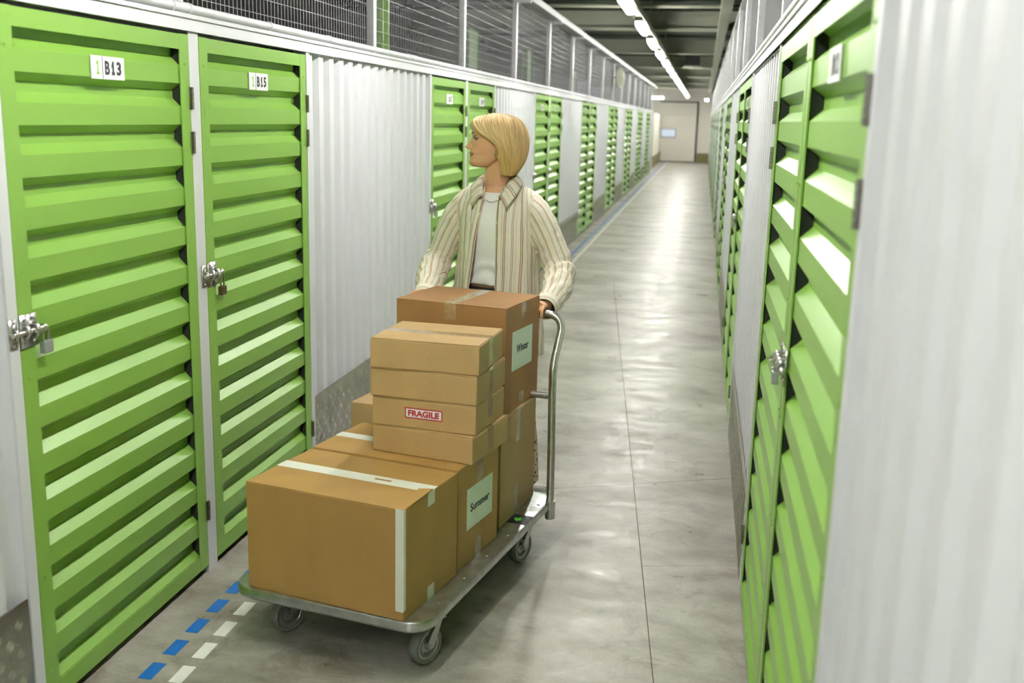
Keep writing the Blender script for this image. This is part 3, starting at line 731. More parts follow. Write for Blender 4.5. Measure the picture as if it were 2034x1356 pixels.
zz = DZ + 0.363 + 0.0008
stack = ((-0.704, 3.261, -11.9, 0.385, 0.318, 0.0968, 'flat box at the bottom of the stack of four'),
         (-0.699, 3.282, -8.1, 0.385, 0.297, 0.1030, 'flat box with the red FRAGILE sticker, third from the top'),
         (-0.698, 3.286, -6.5, 0.390, 0.324, 0.1025, 'flat box second from the top of the stack of four'),
         (-0.693, 3.293, -3.9, 0.390, 0.314, 0.1040, 'flat box on top of the stack of four in front of the Winter box'))
for i, (x, y, yw, w, d, h, lab) in enumerate(stack):
    t, D = make_box('flat_box', x, y, yw, w, d, h, zz, 'card_b', lab, bev=0.0042)
    zz += h + 0.0006 + (0.0005 if i < 3 else 0)
    c = d/2 - 0.004
    patch('brown_tape', 't', -w, 0.0, c-0.024, c+0.024, 'tapeclear', t, D, 0.0004)
    patch('brown_tape', 'r', c-0.026, c+0.022, (0.0, 0.03, 0.0, 0.008)[i], h+0.0002, ('tapeclear', 'tapeclear', 'tapeclear', 'tapeshine')[i], t, D, 0.0004)
    if i == 2: patch('tape_end', 'r', c-0.022, c+0.022, h-0.012, h+0.0003, 'tapewhite', t, D, 0.0007)
    if i == 1:
        st = patch('sticker', 'f', -0.2605, -0.1215, 0.036, 0.074, 'red', t, D, 0.0006)
        link('sticker_field', MB().box(-0.2565, -0.1255, -0.0009, -0.0004, 0.040, 0.070).mesh('sticker_field'), 'plate', st)
        me = text_mesh('FRAGILE', 0.028, 0.115, offset=0.0011); me.materials.append(M['red'])
        link('lettering', me, None, st, (-0.191, -0.0012, 0.055), (PI/2, 0, 0))
# ------------------------------------------------------------------ the woman. local frame: -y is where she walks, +x her left
person = tag(empty('person', (-0.862, 4.42, 0), math.radians(-11)), 'woman with blond bob in striped shirt pushing the trolley, looking aside', 'person')
def attr_mat(name, rough, spec=0.4, sss=0.0, bump=None):
    m = bpy.data.materials.new(name); m.use_nodes = True; nt = m.node_tree; b = nt.nodes['Principled BSDF']
    a = nt.nodes.new('ShaderNodeVertexColor'); a.layer_name = 'Col'
    nt.links.new(a.outputs['Color'], b.inputs['Base Color']); b.inputs['Roughness'].default_value = rough; b.inputs['Specular IOR Level'].default_value = spec
    if sss:
        b.inputs['Subsurface Weight'].default_value = 0.0; b.inputs['Subsurface Radius'].default_value = (0.012, 0.005, 0.003); b.inputs['Subsurface Scale'].default_value = 0.6
    return m
M['skin'] = attr_mat('skin', 0.45, 0.35, 0.12)
M['hair'] = attr_mat('hair', 0.46, 0.35)
M['teewhite'] = mat('white_cotton', (0.95, 0.95, 0.94), 0.8, bump=0.15, bump_scale=260)
M['gold'] = mat('pale_gold', (0.80, 0.66, 0.50), 0.2, 1.0)
M['beltblack'] = mat('black_leather', (0.015, 0.014, 0.014), 0.4)
M['eyewhite'] = mat('eye_white', (0.36, 0.31, 0.28), 0.35)
M['iris'] = mat('iris_brown', (0.06, 0.035, 0.02), 0.1)
M['lash'] = mat('lash_dark', (0.03, 0.018, 0.012), 0.6)
M['brow'] = mat('brow_brown', (0.26, 0.15, 0.075), 0.7)
M['button'] = mat('pearl_button', (0.85, 0.82, 0.74), 0.3)
M['sole'] = mat('shoe_sole', (0.70, 0.68, 0.62), 0.6)
M['shoe'] = mat('shoe_leather', (0.55, 0.50, 0.42), 0.5)
def shirt_material():
    m = mat('striped_cotton', (0.78, 0.72, 0.58), 0.85, spec=0.2)
    nt = m.node_tree; b = nt.nodes['Principled BSDF']; L = nt.links
    at = nt.nodes.new('ShaderNodeAttribute'); at.attribute_name = 'su'; tc0 = nt.nodes.new('ShaderNodeTexCoord')
    nz = nt.nodes.new('ShaderNodeTexNoise'); nz.inputs['Scale'].default_value = 14; L.new(tc0.outputs['Object'], nz.inputs['Vector'])
    ma = nt.nodes.new('ShaderNodeMath'); ma.operation = 'MULTIPLY_ADD'; ma.inputs[1].default_value = 0.004; L.new(nz.outputs['Fac'], ma.inputs[0]); L.new(at.outputs['Fac'], ma.inputs[2])
    md = nt.nodes.new('ShaderNodeMath'); md.operation = 'MULTIPLY'; md.inputs[1].default_value = 1/0.064; L.new(ma.outputs[0], md.inputs[0])
    fr_ = nt.nodes.new('ShaderNodeMath'); fr_.operation = 'FRACT'; L.new(md.outputs[0], fr_.inputs[0])
    r = nt.nodes.new('ShaderNodeValToRGB'); r.color_ramp.interpolation = 'CONSTANT'
    cream, rose, pale, sage = (0.84, 0.785, 0.65, 1), (0.45, 0.28, 0.185, 1), (0.89, 0.87, 0.78, 1), (0.56, 0.50, 0.37, 1)
    els = [(0, cream), (0.10, rose), (0.15, cream), (0.19, rose), (0.25, cream), (0.40, sage), (0.42, pale), (0.52, sage), (0.54, pale), (0.60, rose), (0.64, pale), (0.68, rose), (0.72, cream), (0.86, sage), (0.88, cream)]
    while len(r.color_ramp.elements) < len(els): r.color_ramp.elements.new(0.99)
    for e, (p, c) in zip(r.color_ramp.elements, els): e.position = p; e.color = c
    L.new(fr_.outputs[0], r.inputs['Fac']); L.new(r.outputs['Color'], b.inputs['Base Color'])
    n2 = nt.nodes.new('ShaderNodeTexNoise'); n2.inputs['Scale'].default_value = 420; tc = nt.nodes.new('ShaderNodeTexCoord'); L.new(tc.outputs['Object'], n2.inputs['Vector'])
    bp = nt.nodes.new('ShaderNodeBump'); bp.inputs['Strength'].default_value = 0.15; bp.inputs['Distance'].default_value = 0.001
    L.new(n2.outputs['Fac'], bp.inputs['Height']); L.new(bp.outputs['Normal'], b.inputs['Normal'])
    return m
M['shirt'] = shirt_material()
def leopard_material():
    m = mat('leopard_print', (0.72, 0.62, 0.45), 0.8)
    nt = m.node_tree; b = nt.nodes['Principled BSDF']; L = nt.links
    tc = nt.nodes.new('ShaderNodeTexCoord'); v = nt.nodes.new('ShaderNodeTexVoronoi'); v.inputs['Scale'].default_value = 55; L.new(tc.outputs['Object'], v.inputs['Vector'])
    r = nt.nodes.new('ShaderNodeValToRGB'); r.color_ramp.interpolation = 'CONSTANT'
    r.color_ramp.elements[0].color = (0.05, 0.03, 0.02, 1); r.color_ramp.elements[1].position = 0.36; r.color_ramp.elements[1].color = (0.70, 0.60, 0.43, 1)
    L.new(v.outputs['Distance'], r.inputs['Fac']); L.new(r.outputs['Color'], b.inputs['Base Color'])
    return m
M['leopard'] = leopard_material()

def interp(tab, t):
    if t <= tab[0][0]: return tab[0][1:]
    for a, b in zip(tab[:-1], tab[1:]):
        if t <= b[0]:
            k = (t-a[0])/(b[0]-a[0]); k = k*k*(3-2*k) if len(a) == 99 else k
            return tuple(p + (q-p)*k for p, q in zip(a[1:], b[1:]))
    return tab[-1][1:]
def smooth_tab(tab, n=60):
    P = spline([Vector((a[0], a[1], 0)) if len(a) == 2 else Vector(a[:3]) for a in tab], 6)
    return [tuple(p)[:len(tab[0])] for p in P]
# ---- head: loft in head axes (F front, Lf left side, T height above the chin)
HEAD_Z = 1.512
HC = Vector((-0.008, -0.012, HEAD_Z))
FD = Vector((-0.872, -0.489, 0.0)).normalized(); LD = Vector((-FD.y, FD.x, 0)) * -1
LD = Vector((0, 0, 1)).cross(FD)
def hp3(F, Lf, T): return HC + FD*F + LD*Lf + Vector((0, 0, T))
front = smooth_tab([(-0.004, 0.070), (0.0, 0.094), (0.006, 0.107), (0.018, 0.1135), (0.031, 0.1085), (0.042, 0.1105), (0.050, 0.1090), (0.0575, 0.1120), (0.068, 0.109), (0.085, 0.105), (0.105, 0.101), (0.121, 0.0985), (0.136, 0.1035), (0.155, 0.102), (0.175, 0.094), (0.195, 0.076), (0.21, 0.050), (0.218, 0.022), (0.221, 0.002)])
back = smooth_tab([(-0.004, 0.040), (0.008, 0.022), (0.025, -0.010), (0.045, -0.048), (0.06, -0.070), (0.09, -0.088), (0.13, -0.094), (0.16, -0.090), (0.185, -0.076), (0.205, -0.052), (0.217, -0.022), (0.221, -0.002)])
wid = smooth_tab([(-0.004, 0.018), (0.0, 0.030), (0.01, 0.042), (0.03, 0.0525), (0.055, 0.0605), (0.085, 0.066), (0.115, 0.069), (0.15, 0.073), (0.175, 0.069), (0.195, 0.057), (0.21, 0.038), (0.218, 0.018), (0.221, 0.003)])
gs = lambda x, s: math.exp(-(x/s)**2)
def head_mb():
    rows = []; NT, NK = 110, 120
    for i in range(NT+1):
        T = -0.004 + 0.225*i/NT
        f, = interp(front, T); bk, = interp(back, T); w, = interp(wid, T)
        row = []
        for k in range(NK):
            q = 2*PI*k/NK; c, s = math.cos(q), math.sin(q)
            ex = 0.80 if c > 0 else 1.0
            cf, = interp([(-0.004, 0.056), (0.0, 0.052), (0.02, 0.032), (0.052, 0.0), (0.3, 0.0)], T)
            F = cf + ((f-cf) if c > 0 else (bk-cf)) * (abs(c)**ex)
            Lf = w * math.copysign(abs(s)**0.92, s)
            al = abs(Lf)
            if c > 0:
                # nose
                if 0.062 < T < 0.130:
                    if T >= 0.0825: hgt = 0.028 * (1 - min(1, (T-0.0825)/0.0475))**1.15
                    else: hgt = 0.028 * max(0, 1 - ((0.0825-T)/0.0135)**2)
                    wn_ = 0.0085 + 0.0055*gs(T-0.078, 0.012)
                    F += hgt * math.exp(-(al/wn_)**2.4)
                    F += 0.006*gs(al-0.0135, 0.006)*gs(T-0.0755, 0.007)      # alae
                F -= 0.0095*gs(al-0.031, 0.0145)*gs(T-0.119, 0.0105)           # eye sockets
                F += 0.0035*gs(al-0.030, 0.018)*gs(T-0.137, 0.006)             # brow ridge
                F += 0.0045*gs(al-0.045, 0.016)*gs(T-0.092, 0.016)             # cheek bone
                F += 0.0035*gs(al-0.036, 0.012)*gs(T-0.066, 0.012)             # smiling cheek
                F -= 0.0030*gs(al-0.029, 0.006)*gs(T-0.0535, 0.005)            # mouth corner
                F -= 0.0035*gs(T-0.0505, 0.0022)*math.exp(-(al/0.026)**4)      # mouth line
                F += 0.0022*gs(T-0.0445, 0.0045)*math.exp(-(al/0.018)**2)
                F += 0.0022*gs(T-0.0570, 0.0040)*math.exp(-(al/0.019)**2)
            row.append(hp3(F, Lf, T))
        rows.append(row)
    return MB().grid(rows, True, True)
# ---- torso, arms, legs, hands
def ring(cx, cy, z, a, b, n=40): return [(cx + a*math.sin(2*PI*k/n), cy - b*math.cos(2*PI*k/n), z) for k in range(n)]
torso_tab = [(0.78, 0.150, 0.095), (0.88, 0.160, 0.105), (0.96, 0.150, 0.098), (1.05, 0.125, 0.086), (1.12, 0.122, 0.088), (1.20, 0.132, 0.098), (1.27, 0.140, 0.102), (1.33, 0.150, 0.090), (1.37, 0.140, 0.075), (1.40, 0.100, 0.062), (1.425, 0.062, 0.055)]
body = head_mb()
body.grid([ring(0, 0.012, *r) for r in torso_tab], True, True)
body.tube(spline([(0.0, 0.024, 1.37), (0.002, 0.018, 1.42), (-0.004, 0.008, 1.48), (-0.008, 0.0, 1.55)], 4), [0.068, 0.067, 0.064, 0.061, 0.058, 0.0565, 0.055, 0.0545, 0.054, 0.054, 0.054, 0.054, 0.054], 24)
BAR_Y, BAR_Z = -0.3285, 0.955
armL = [(0.135, 0.015, 1.365), (0.18, 0.02, 1.335), (0.245, 0.025, 1.20), (0.292, 0.02, 1.085), (0.314, -0.10, 1.030), (0.322, -0.255, 0.972)]
armR = [(-0.135, 0.015, 1.365), (-0.18, 0.02, 1.335), (-0.25, 0.025, 1.20), (-0.292, 0.015, 1.085), (-0.262, -0.11, 1.030), (-0.228, -0.250, 0.968)]
for arm_ in (armL, armR):
    body.tube(spline(arm_, 5), [0.040]*6 + [0.044, 0.046, 0.044, 0.042, 0.041, 0.040, 0.039, 0.038, 0.037, 0.037, 0.037, 0.037, 0.036, 0.034, 0.032, 0.030, 0.028, 0.027, 0.026, 0.026], 18)
def hand(sx, cxh, wrist):
    w = Vector(wrist)
    body.tube([w + Vector((0, 0.02, 0.005)), w, Vector((cxh, -0.280, 0.984)), Vector((cxh, -0.305, 0.986)), Vector((cxh, BAR_Y, 0.986))], [0.025, 0.026, 0.036, 0.040, 0.036], 16, flat=0.42, up=(0, 0, 1))
    for j, (dx, r, a1, ks) in enumerate(((-0.030, 0.0088, 232, 1.0), (-0.0105, 0.0092, 246, 1.0), (0.0095, 0.0088, 240, 1.0), (0.029, 0.0078, 222, 1.0))):
        x = cxh + sx*dx; R0 = 0.0155 + r + 0.0012
        pts = [(x, -0.300, 0.989)]
        for k in range(8):
            q = math.radians(84 + (a1-84)*k/7)
            pts.append((x + sx*0.002*k/7, BAR_Y + R0*math.cos(q), BAR_Z + R0*math.sin(q)))
        body.tube(pts, [r*1.05, r*1.12, r, r*1.06, r, r*0.95, r*0.95, r*0.88, r*0.7], 12)
    x = cxh - sx*0.038
    R0 = 0.0155 + 0.0098
    tp = [(cxh - sx*0.022, -0.272, 0.988)] + [(x - sx*0.006*k/4, BAR_Y + R0*math.cos(math.radians(45 - 34*k)), BAR_Z + R0*math.sin(math.radians(45 - 34*k))) for k in range(5)]
    body.tube(tp, [0.012, 0.0115, 0.0105, 0.010, 0.0095, 0.007], 12)
hand(1, 0.312, armL[-1]); hand(-1, -0.222, armR[-1])
for s, fx, fy in ((1, 0.105, 0.06), (-1, -0.105, -0.06)):
    body.tube(spline([(s*0.085, 0.01, 0.90), (s*0.092, 0.0, 0.75), (s*0.098, fy*0.5, 0.50), (fx, fy, 0.30), (fx, fy+0.02, 0.09)], 4), [0.085, 0.083, 0.08, 0.077, 0.072, 0.068, 0.062, 0.057, 0.053, 0.05, 0.05, 0.05, 0.047, 0.042, 0.038, 0.036, 0.035], 18)
    body.tube([(fx, fy+0.03, 0.085), (fx, fy-0.02, 0.060), (fx+s*0.01, fy-0.09, 0.045), (fx+s*0.015, fy-0.15, 0.036)], [0.036, 0.038, 0.032, 0.02], 14, flat=0.8)
def remesh(mb, name, voxel, smooth_it=4, fac=0.5):
    me = mb.mesh(name + '_raw'); o = link('tmp', me)
    r = o.modifiers.new('r', 'REMESH'); r.mode = 'VOXEL'; r.voxel_size = voxel; r.use_smooth_shade = True
    if smooth_it:
        s = o.modifiers.new('s', 'SMOOTH'); s.factor = fac; s.iterations = smooth_it
    out = evaluated(o); out.name = name
    bpy.data.objects.remove(o); bpy.data.meshes.remove(me)
    out.materials.clear()
    for p in out.polygons: p.use_smooth = True
    return out
bme = remesh(body, 'body', 0.0026, 3, 0.5)
ca = bme.color_attributes.new('Col', 'FLOAT_COLOR', 'POINT')
cols = []
for v in bme.vertices:
    d_ = v.co - HC; F, Lf, T = d_.dot(FD), d_.dot(LD), d_.z
    col = Vector((0.76, 0.43, 0.245))
    if T > -0.02 and F > 0.0:
        al = abs(Lf)
        ck = 0.45*gs(al-0.045, 0.020)*gs(T-0.080, 0.022)
        col = col.lerp(Vector((0.80, 0.39, 0.26)), ck)
        if F > 0.085:
            edge = (T-0.0505)/(0.0115*max(0.0, 1-(al/0.0275)**2)**0.5 + 1e-6)
            if al < 0.0275 and abs(edge) < 1 and T > 0.03: col = col.lerp(Vector((0.52, 0.18, 0.14)), 0.95)
            if abs(T-0.0507-0.10*max(0, al-0.015)) < 0.0016 and al < 0.0285: col = Vector((0.16, 0.04, 0.035))
        col = col.lerp(Vector((0.58, 0.32, 0.20)), 0.35*gs(al-0.031, 0.016)*gs(T-0.121, 0.009))  # shade of the eye sockets put into the skin colour
    cols += [col.x, col.y, col.z, 1]
ca.data.foreach_set('color', cols)
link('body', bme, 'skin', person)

# eyes, lashes, brows
for s in (-1, 1):
    ec = hp3(0.0815, s*0.0305, 0.1185)
    e = link('eye', MB().ell(ec, (0.0118, 0.0118, 0.0118), 20, 14).mesh('eye', True), 'eyewhite', person)
    gaze = (FD*1.0 + LD*0.10).normalized()
    R = gaze.to_track_quat('Z', 'Y').to_matrix()
    link('iris', MB().ell(ec + gaze*0.0092, (0.0068, 0.0068, 0.0034), 16, 8, R).mesh('iris', True), 'iris', e)
    lid = []
    def lidpt(a, up, rr): return hp3(0.0815 + rr*math.cos(a)*math.cos(up), s*0.0305 + rr*math.sin(a)*math.cos(up), 0.1185 + rr*math.sin(up))
    rows = [[lidpt(-1.25 + 2.5*k/16, u, 0.0126) for k in range(17)] for u in (0.20, 0.50, 0.85, 1.2, 1.5)]
    lidm = MB().grid(rows).mesh('upper_eyelid', True)
    c2 = lidm.color_attributes.new('Col', 'FLOAT_COLOR', 'POINT'); c2.data.foreach_set('color', [0.60, 0.35, 0.22, 1]*len(lidm.vertices))
    link('upper_eyelid', lidm, 'skin', person)
    rows = [[lidpt(-1.25 + 2.5*k/16, u, 0.0124) for k in range(17)] for u in (-0.22, -0.6, -1.0, -1.4)]
    lidm = MB().grid(rows).mesh('lower_eyelid', True)
    c2 = lidm.color_attributes.new('Col', 'FLOAT_COLOR', 'POINT'); c2.data.foreach_set('color', [0.64, 0.38, 0.25, 1]*len(lidm.vertices))
    link('lower_eyelid', lidm, 'skin', person)
    lp = [lidpt(s*(-1.1 + 2.5*k/12), 0.21 - 0.12*abs(k/12-0.45), 0.0138 + 0.0035*(k/12)) for k in range(13)]
    link('lashes', MB().tube(lp, [0.0009 + 0.0018*math.sin(PI*min(1, k/12)) for k in range(13)], 6).mesh('lashes', True), 'lash', person)
    bp_ = [hp3(0.1035 - 0.0005*k - 0.0040*(k/9)**2*4, s*(0.013 + 0.0037*k), 0.1375 + 0.005*math.sin(PI*(k+1)/11)) for k in range(10)]
    link('eyebrow', MB().tube(bp_, [0.002, 0.0028, 0.003, 0.003, 0.0028, 0.0026, 0.0023, 0.002, 0.0015, 0.0008], 8).mesh('eyebrow', True), 'brow', person)
# ears and earrings
for s in (-1, 1):
    em = MB().ell(hp3(-0.004, s*0.0705, 0.098), (0.017, 0.0075, 0.031), 16, 12, Matrix((FD, LD, (0, 0, 1))).transposed())
    me = em.mesh('ear', True); c2 = me.color_attributes.new('Col', 'FLOAT_COLOR', 'POINT'); c2.data.foreach_set('color', [0.68, 0.39, 0.26, 1]*len(me.vertices))
    link('ear', me, 'skin', person)
    pts = [hp3(0.008 + 0.0075*math.cos(2*PI*k/20), s*(0.0795 + 0.004*math.sin(2*PI*k/20)), 0.0555 + 0.0125*math.sin(2*PI*k/20)) for k in range(21)]
    link('earring', MB().tube(pts, 0.0030, 8, False).mesh('earring', True), 'gold', person)

# ---- hair: a bob. guides from the parting to the tips, in head axes
G = [
 [(0.040, -0.030, 0.224), (0.082, -0.014, 0.212), (0.104, 0.012, 0.192), (0.104, 0.038, 0.171), (0.088, 0.058, 0.149), (0.052, 0.0755, 0.124), (0.018, 0.0825, 0.104), (0.003, 0.083, 0.072), (-0.003, 0.081, 0.025), (-0.012, 0.074, -0.030)],
 [(0.030, -0.020, 0.230), (0.066, 0.012, 0.217), (0.087, 0.040, 0.197), (0.083, 0.059, 0.172), (0.062, 0.074, 0.145), (0.030, 0.084, 0.116), (0.006, 0.089, 0.090), (-0.008, 0.089, 0.056), (-0.014, 0.086, 0.014), (-0.022, 0.078, -0.034)],
 [(0.018, -0.010, 0.234), (0.045, 0.035, 0.221), (0.058, 0.062, 0.190), (0.050, 0.077, 0.160), (0.032, 0.086, 0.134), (0.010, 0.092, 0.106), (-0.008, 0.094, 0.078), (-0.020, 0.092, 0.044), (-0.026, 0.088, 0.006), (-0.032, 0.079, -0.036)],
 [(0.0, -0.004, 0.2365), (0.014, 0.045, 0.224), (0.018, 0.072, 0.194), (0.010, 0.086, 0.160), (-0.002, 0.093, 0.130), (-0.016, 0.096, 0.100), (-0.028, 0.096, 0.068), (-0.036, 0.093, 0.034), (-0.042, 0.087, -0.002), (-0.046, 0.077, -0.036)],
 [(-0.022, 0.0, 0.2365), (-0.030, 0.048, 0.223), (-0.036, 0.076, 0.192), (-0.042, 0.089, 0.158), (-0.050, 0.095, 0.124), (-0.058, 0.096, 0.090), (-0.064, 0.093, 0.056), (-0.067, 0.088, 0.022), (-0.067, 0.080, -0.010), (-0.064, 0.070, -0.037)],
 [(-0.042, 0.004, 0.233), (-0.074, 0.042, 0.215), (-0.092, 0.062, 0.182), (-0.103, 0.070, 0.148), (-0.108, 0.073, 0.114), (-0.110, 0.072, 0.080), (-0.108, 0.068, 0.046), (-0.103, 0.063, 0.016), (-0.092, 0.056, -0.012), (-0.074, 0.048, -0.035)],
 [(-0.052, 0.004, 0.230), (-0.096, 0.018, 0.208), (-0.120, 0.024, 0.174), (-0.132, 0.027, 0.140), (-0.136, 0.028, 0.106), (-0.135, 0.027, 0.072), (-0.130, 0.025, 0.040), (-0.121, 0.023, 0.012), (-0.108, 0.021, -0.012), (-0.094, 0.018, -0.034)],
]
Gm = [[(F, -Lf, T) for F, Lf, T in g_] for g_ in G[::-1]]
Gm[-1] = [(0.040, -0.034, 0.223), (0.080, -0.034, 0.205), (0.100, -0.044, 0.178), (0.096, -0.058, 0.152), (0.074, -0.070, 0.130), (0.040, -0.078, 0.110), (0.012, -0.082, 0.092), (0.0, -0.083, 0.066), (-0.004, -0.080, 0.022), (-0.012, -0.074, -0.030)]
Gm[-2] = [(0.030, -0.034, 0.229), (0.060, -0.050, 0.212), (0.074, -0.062, 0.185)] + Gm[-2][3:]
Gm[-3] = [(0.018, -0.034, 0.232), (0.036, -0.056, 0.216)] + Gm[-3][2:]
low = lambda T: T if T < 0.18 else 0.18 + (T-0.18)*0.82
GG = [spline([(F, Lf, low(T)) for F, Lf, T in g_], 3) for g_ in G + Gm]
NS = len(GG[0])
def hair_pt(u, i):     # u in guide index
    j = min(int(u), len(GG)-2); t = u - j
    a, b, c, d = GG[max(j-1, 0)][i], GG[j][i], GG[j+1][i], GG[min(j+2, len(GG)-1)][i]
    return 0.5*((2*b) + (c-a)*t + (2*a-5*b+4*c-d)*t*t + (3*b-a-3*c+d)*t**3)
hm = MB(); hcol = []
NU = 150
shell = []
for iu in range(NU+1):
    u = iu/NU*(len(GG)-1)
    shell.append([hair_pt(u, i) for i in range(NS)])
inn = []
ctr = Vector((-0.015, 0, 0.10))
def inset(p, amt):
    d_ = p - Vector((-0.02, 0, min(max(p.z, 0.02), 0.14))); return p - d_.normalized()*amt
outer = [[hp3(*inset(p, 0.004 + 0.0012*noise.noise(Vector((iu*0.9, i*0.12, 3.3))))) for i, p in enumerate(r)] for iu, r in enumerate(shell)]
inner = [[hp3(*inset(p, 0.011)) for p in r] for r in shell]
hm.grid(outer); hm.grid(inner)
n0 = len(hm.v)
for k in range(n0): hcol.append((0.50, 0.315, 0.115))
hm.grid([[outer[i][-1] for i in range(NU+1)], [inner[i][-1] for i in range(NU+1)]])
while len(hcol) < len(hm.v): hcol.append((0.42, 0.26, 0.10))
hm.grid([outer[0], inner[0]]); hm.grid([outer[-1], inner[-1]])
while len(hcol) < len(hm.v): hcol.append((0.50, 0.32, 0.13))
rng = random.Random(3)
def clump(u0, lift, drift, i0, i1, wd, tone, wave, flat):
    ph = rng.uniform(0, 6.28); pts = []
    for i in range(i0, i1+1):
        s_ = i/(NS-1)
        u = min(max(u0 + drift*s_ + wave*math.sin(ph + 6*s_), 0), len(GG)-1-1e-4)
        p = hair_pt(u, i)
        lf = (lift + 0.0015*math.sin(ph*2 + 9*s_))*math.sin(PI*min(1, 0.12 + s_*1.0))
        pts.append(hp3(*inset(p, 0.0028 - lf)))
    n_ = len(pts)
    rads = [wd*(0.45 + 0.55*min(1, k/6))*(1 - 0.75*max(0, (k/(n_-1)-0.80)/0.20)**1.5) for k in range(n_)]
    hm.tube(pts, rads, 6, True, flat=flat, up=(pts[0] - HC - Vector((0, 0, 0.08))).normalized())
    mid_, gold, root = Vector((0.74, 0.535, 0.27))*tone, Vector((0.60, 0.395, 0.14))*tone, Vector((0.50, 0.315, 0.16))*tone
    for k in range(n_):
        s_ = (i0+k)/(NS-1)
        cc = root.lerp(mid_, min(1, s_*5)); cc = cc.lerp(gold, min(1, max(0, (s_-0.45)/0.4)))
        for _ in range(6): hcol.append(tuple(cc))
NCL = 520
for c in range(NCL):
    u0 = (c + rng.uniform(-0.5, 0.5))/NCL*(len(GG)-1); u0 = min(max(u0, 0), len(GG)-1-1e-4)
    clump(u0, rng.uniform(-0.001, 0.0035), rng.uniform(-0.22, 0.22), 0, NS-1 if rng.random() < 0.75 else NS-1-rng.randint(1, 2), rng.uniform(0.0015, 0.0031), rng.uniform(0.80, 1.18), 0.05, 0.45)
for c in range(90):     # broader locks lying over the rest
    clump(rng.uniform(0, len(GG)-1.01), rng.uniform(0.002, 0.0055), rng.uniform(-0.5, 0.5), rng.choice((0, 1, 3)), NS-1-rng.choice((0, 0, 1, 2, 4)), rng.uniform(0.0022, 0.0042), rng.uniform(0.85, 1.22), 0.14, 0.36)
for u0 in (0.0, 0.12, 0.25, 0.4, 0.55, 0.72):   # fringe sweeping back over the temple
    clump(u0, rng.uniform(0.003, 0.006), rng.uniform(0.5, 1.3), 0, NS-1-rng.choice((3, 6, 8)), rng.uniform(0.004, 0.006), rng.uniform(0.95, 1.3), 0.08, 0.45)
hme = hm.mesh('hair', True)
ca = hme.color_attributes.new('Col', 'FLOAT_COLOR', 'POINT')
ca.data.foreach_set('color', [x for c in hcol for x in (min(1, c[0]), min(1, c[1]), min(1, c[2]), 1)])
link('hair', hme, 'hair', person)

# ---- clothes
def uv_grid(name, rows, uvs, m, solid=0.0022, closed=False, parent=person, sub=0):
    """rows of points with a uv per point; a sheet thickened to a garment"""
    n = len(rows[0]); me = bpy.data.meshes.new(name)
    vs = [tuple(p) for r in rows for p in r]; mm = n if closed else n-1
    fs, fu = [], []
    for i in range(len(rows)-1):
        for k in range(mm):
            k2 = (k+1) % n
            fs.append((i*n+k, i*n+k2, (i+1)*n+k2, (i+1)*n+k))
            ua, ub, uc, ud = uvs[i][k], uvs[i][k+1], uvs[i+1][k+1], uvs[i+1][k]
            fu += [ua, ub, uc, ud]
    me.from_pydata(vs, [], fs)
    ul = me.uv_layers.new(name='UVMap')
    for i, q in enumerate(fu): ul.data[i].uv = q
    for p in me.polygons: p.use_smooth = True
    o = link(name, me, m, parent)
    at = me.attributes.new('su', 'FLOAT', 'POINT'); at.data.foreach_set('value', [uvs[i][k][0] for i in range(len(rows)) for k in range(n)])
    if solid:
        md = o.modifiers.new('thick', 'SOLIDIFY'); md.thickness = solid; md.offset = 0
    return o
# white t-shirt
tee_tab = [(1.008, 0.143, 0.103), (1.03, 0.137, 0.100), (1.08, 0.134, 0.098), (1.14, 0.134, 0.100), (1.20, 0.141, 0.107), (1.26, 0.148, 0.113), (1.32, 0.156, 0.104), (1.355, 0.150, 0.088), (1.385, 0.115, 0.073), (1.405, 0.080, 0.064)]
rows = []
for i in range(46):
    z = 1.008 + (1.405-1.008)*i/45
    a, b = interp(tee_tab, z)
    row = []
    for k in range(73):
        q = PI + 2*PI*k/72; p = Vector((a*math.sin(q), 0.012 - b*math.cos(q), z))
        frontw = max(0, math.cos(q))
        p.y -= 0.006*frontw*(gs(p.x-0.065, 0.045)+gs(p.x+0.065, 0.045))*gs(z-1.245, 0.05)
        wr = 0.009*math.sin(z*88 + 7*p.x + 2.0*noise.noise(Vector((p.x*9, p.z*7, 1.0)))*3)*frontw*max(0, 1-(z-1.0)/0.16)
        p.y -= wr + 0.003*noise.noise(Vector((p.x*14, 2.0, p.z*16)))
        if z > 1.385: p.z -= 0.006*frontw*(z-1.385)/0.02
        row.append(p)
    rows.append(row)
uv_grid('t_shirt', rows, [[(k*0.012, i*0.01) for k in range(74)] for i in range(46)], 'teewhite', 0.002)
link('neck_band', MB().tube(rows[-1], 0.0045, 8, False).mesh('neck_band', True), 'teewhite', person)
# striped overshirt, open at the front
sh_tab = [(0.690, 0.216, 0.160), (0.80, 0.210, 0.154), (0.90, 0.202, 0.148), (1.00, 0.192, 0.140), (1.10, 0.182, 0.134), (1.20, 0.174, 0.132), (1.28, 0.172, 0.128), (1.33, 0.168, 0.112), (1.365, 0.150, 0.096), (1.39, 0.120, 0.084), (1.41, 0.095, 0.074), (1.43, 0.078, 0.066)]
edge_tab = [(0.69, -0.105, 0.062), (1.0, -0.080, 0.052), (1.2, -0.056, 0.046), (1.33, -0.036, 0.040), (1.38, -0.034, 0.038), (1.422, -0.040, 0.042)]

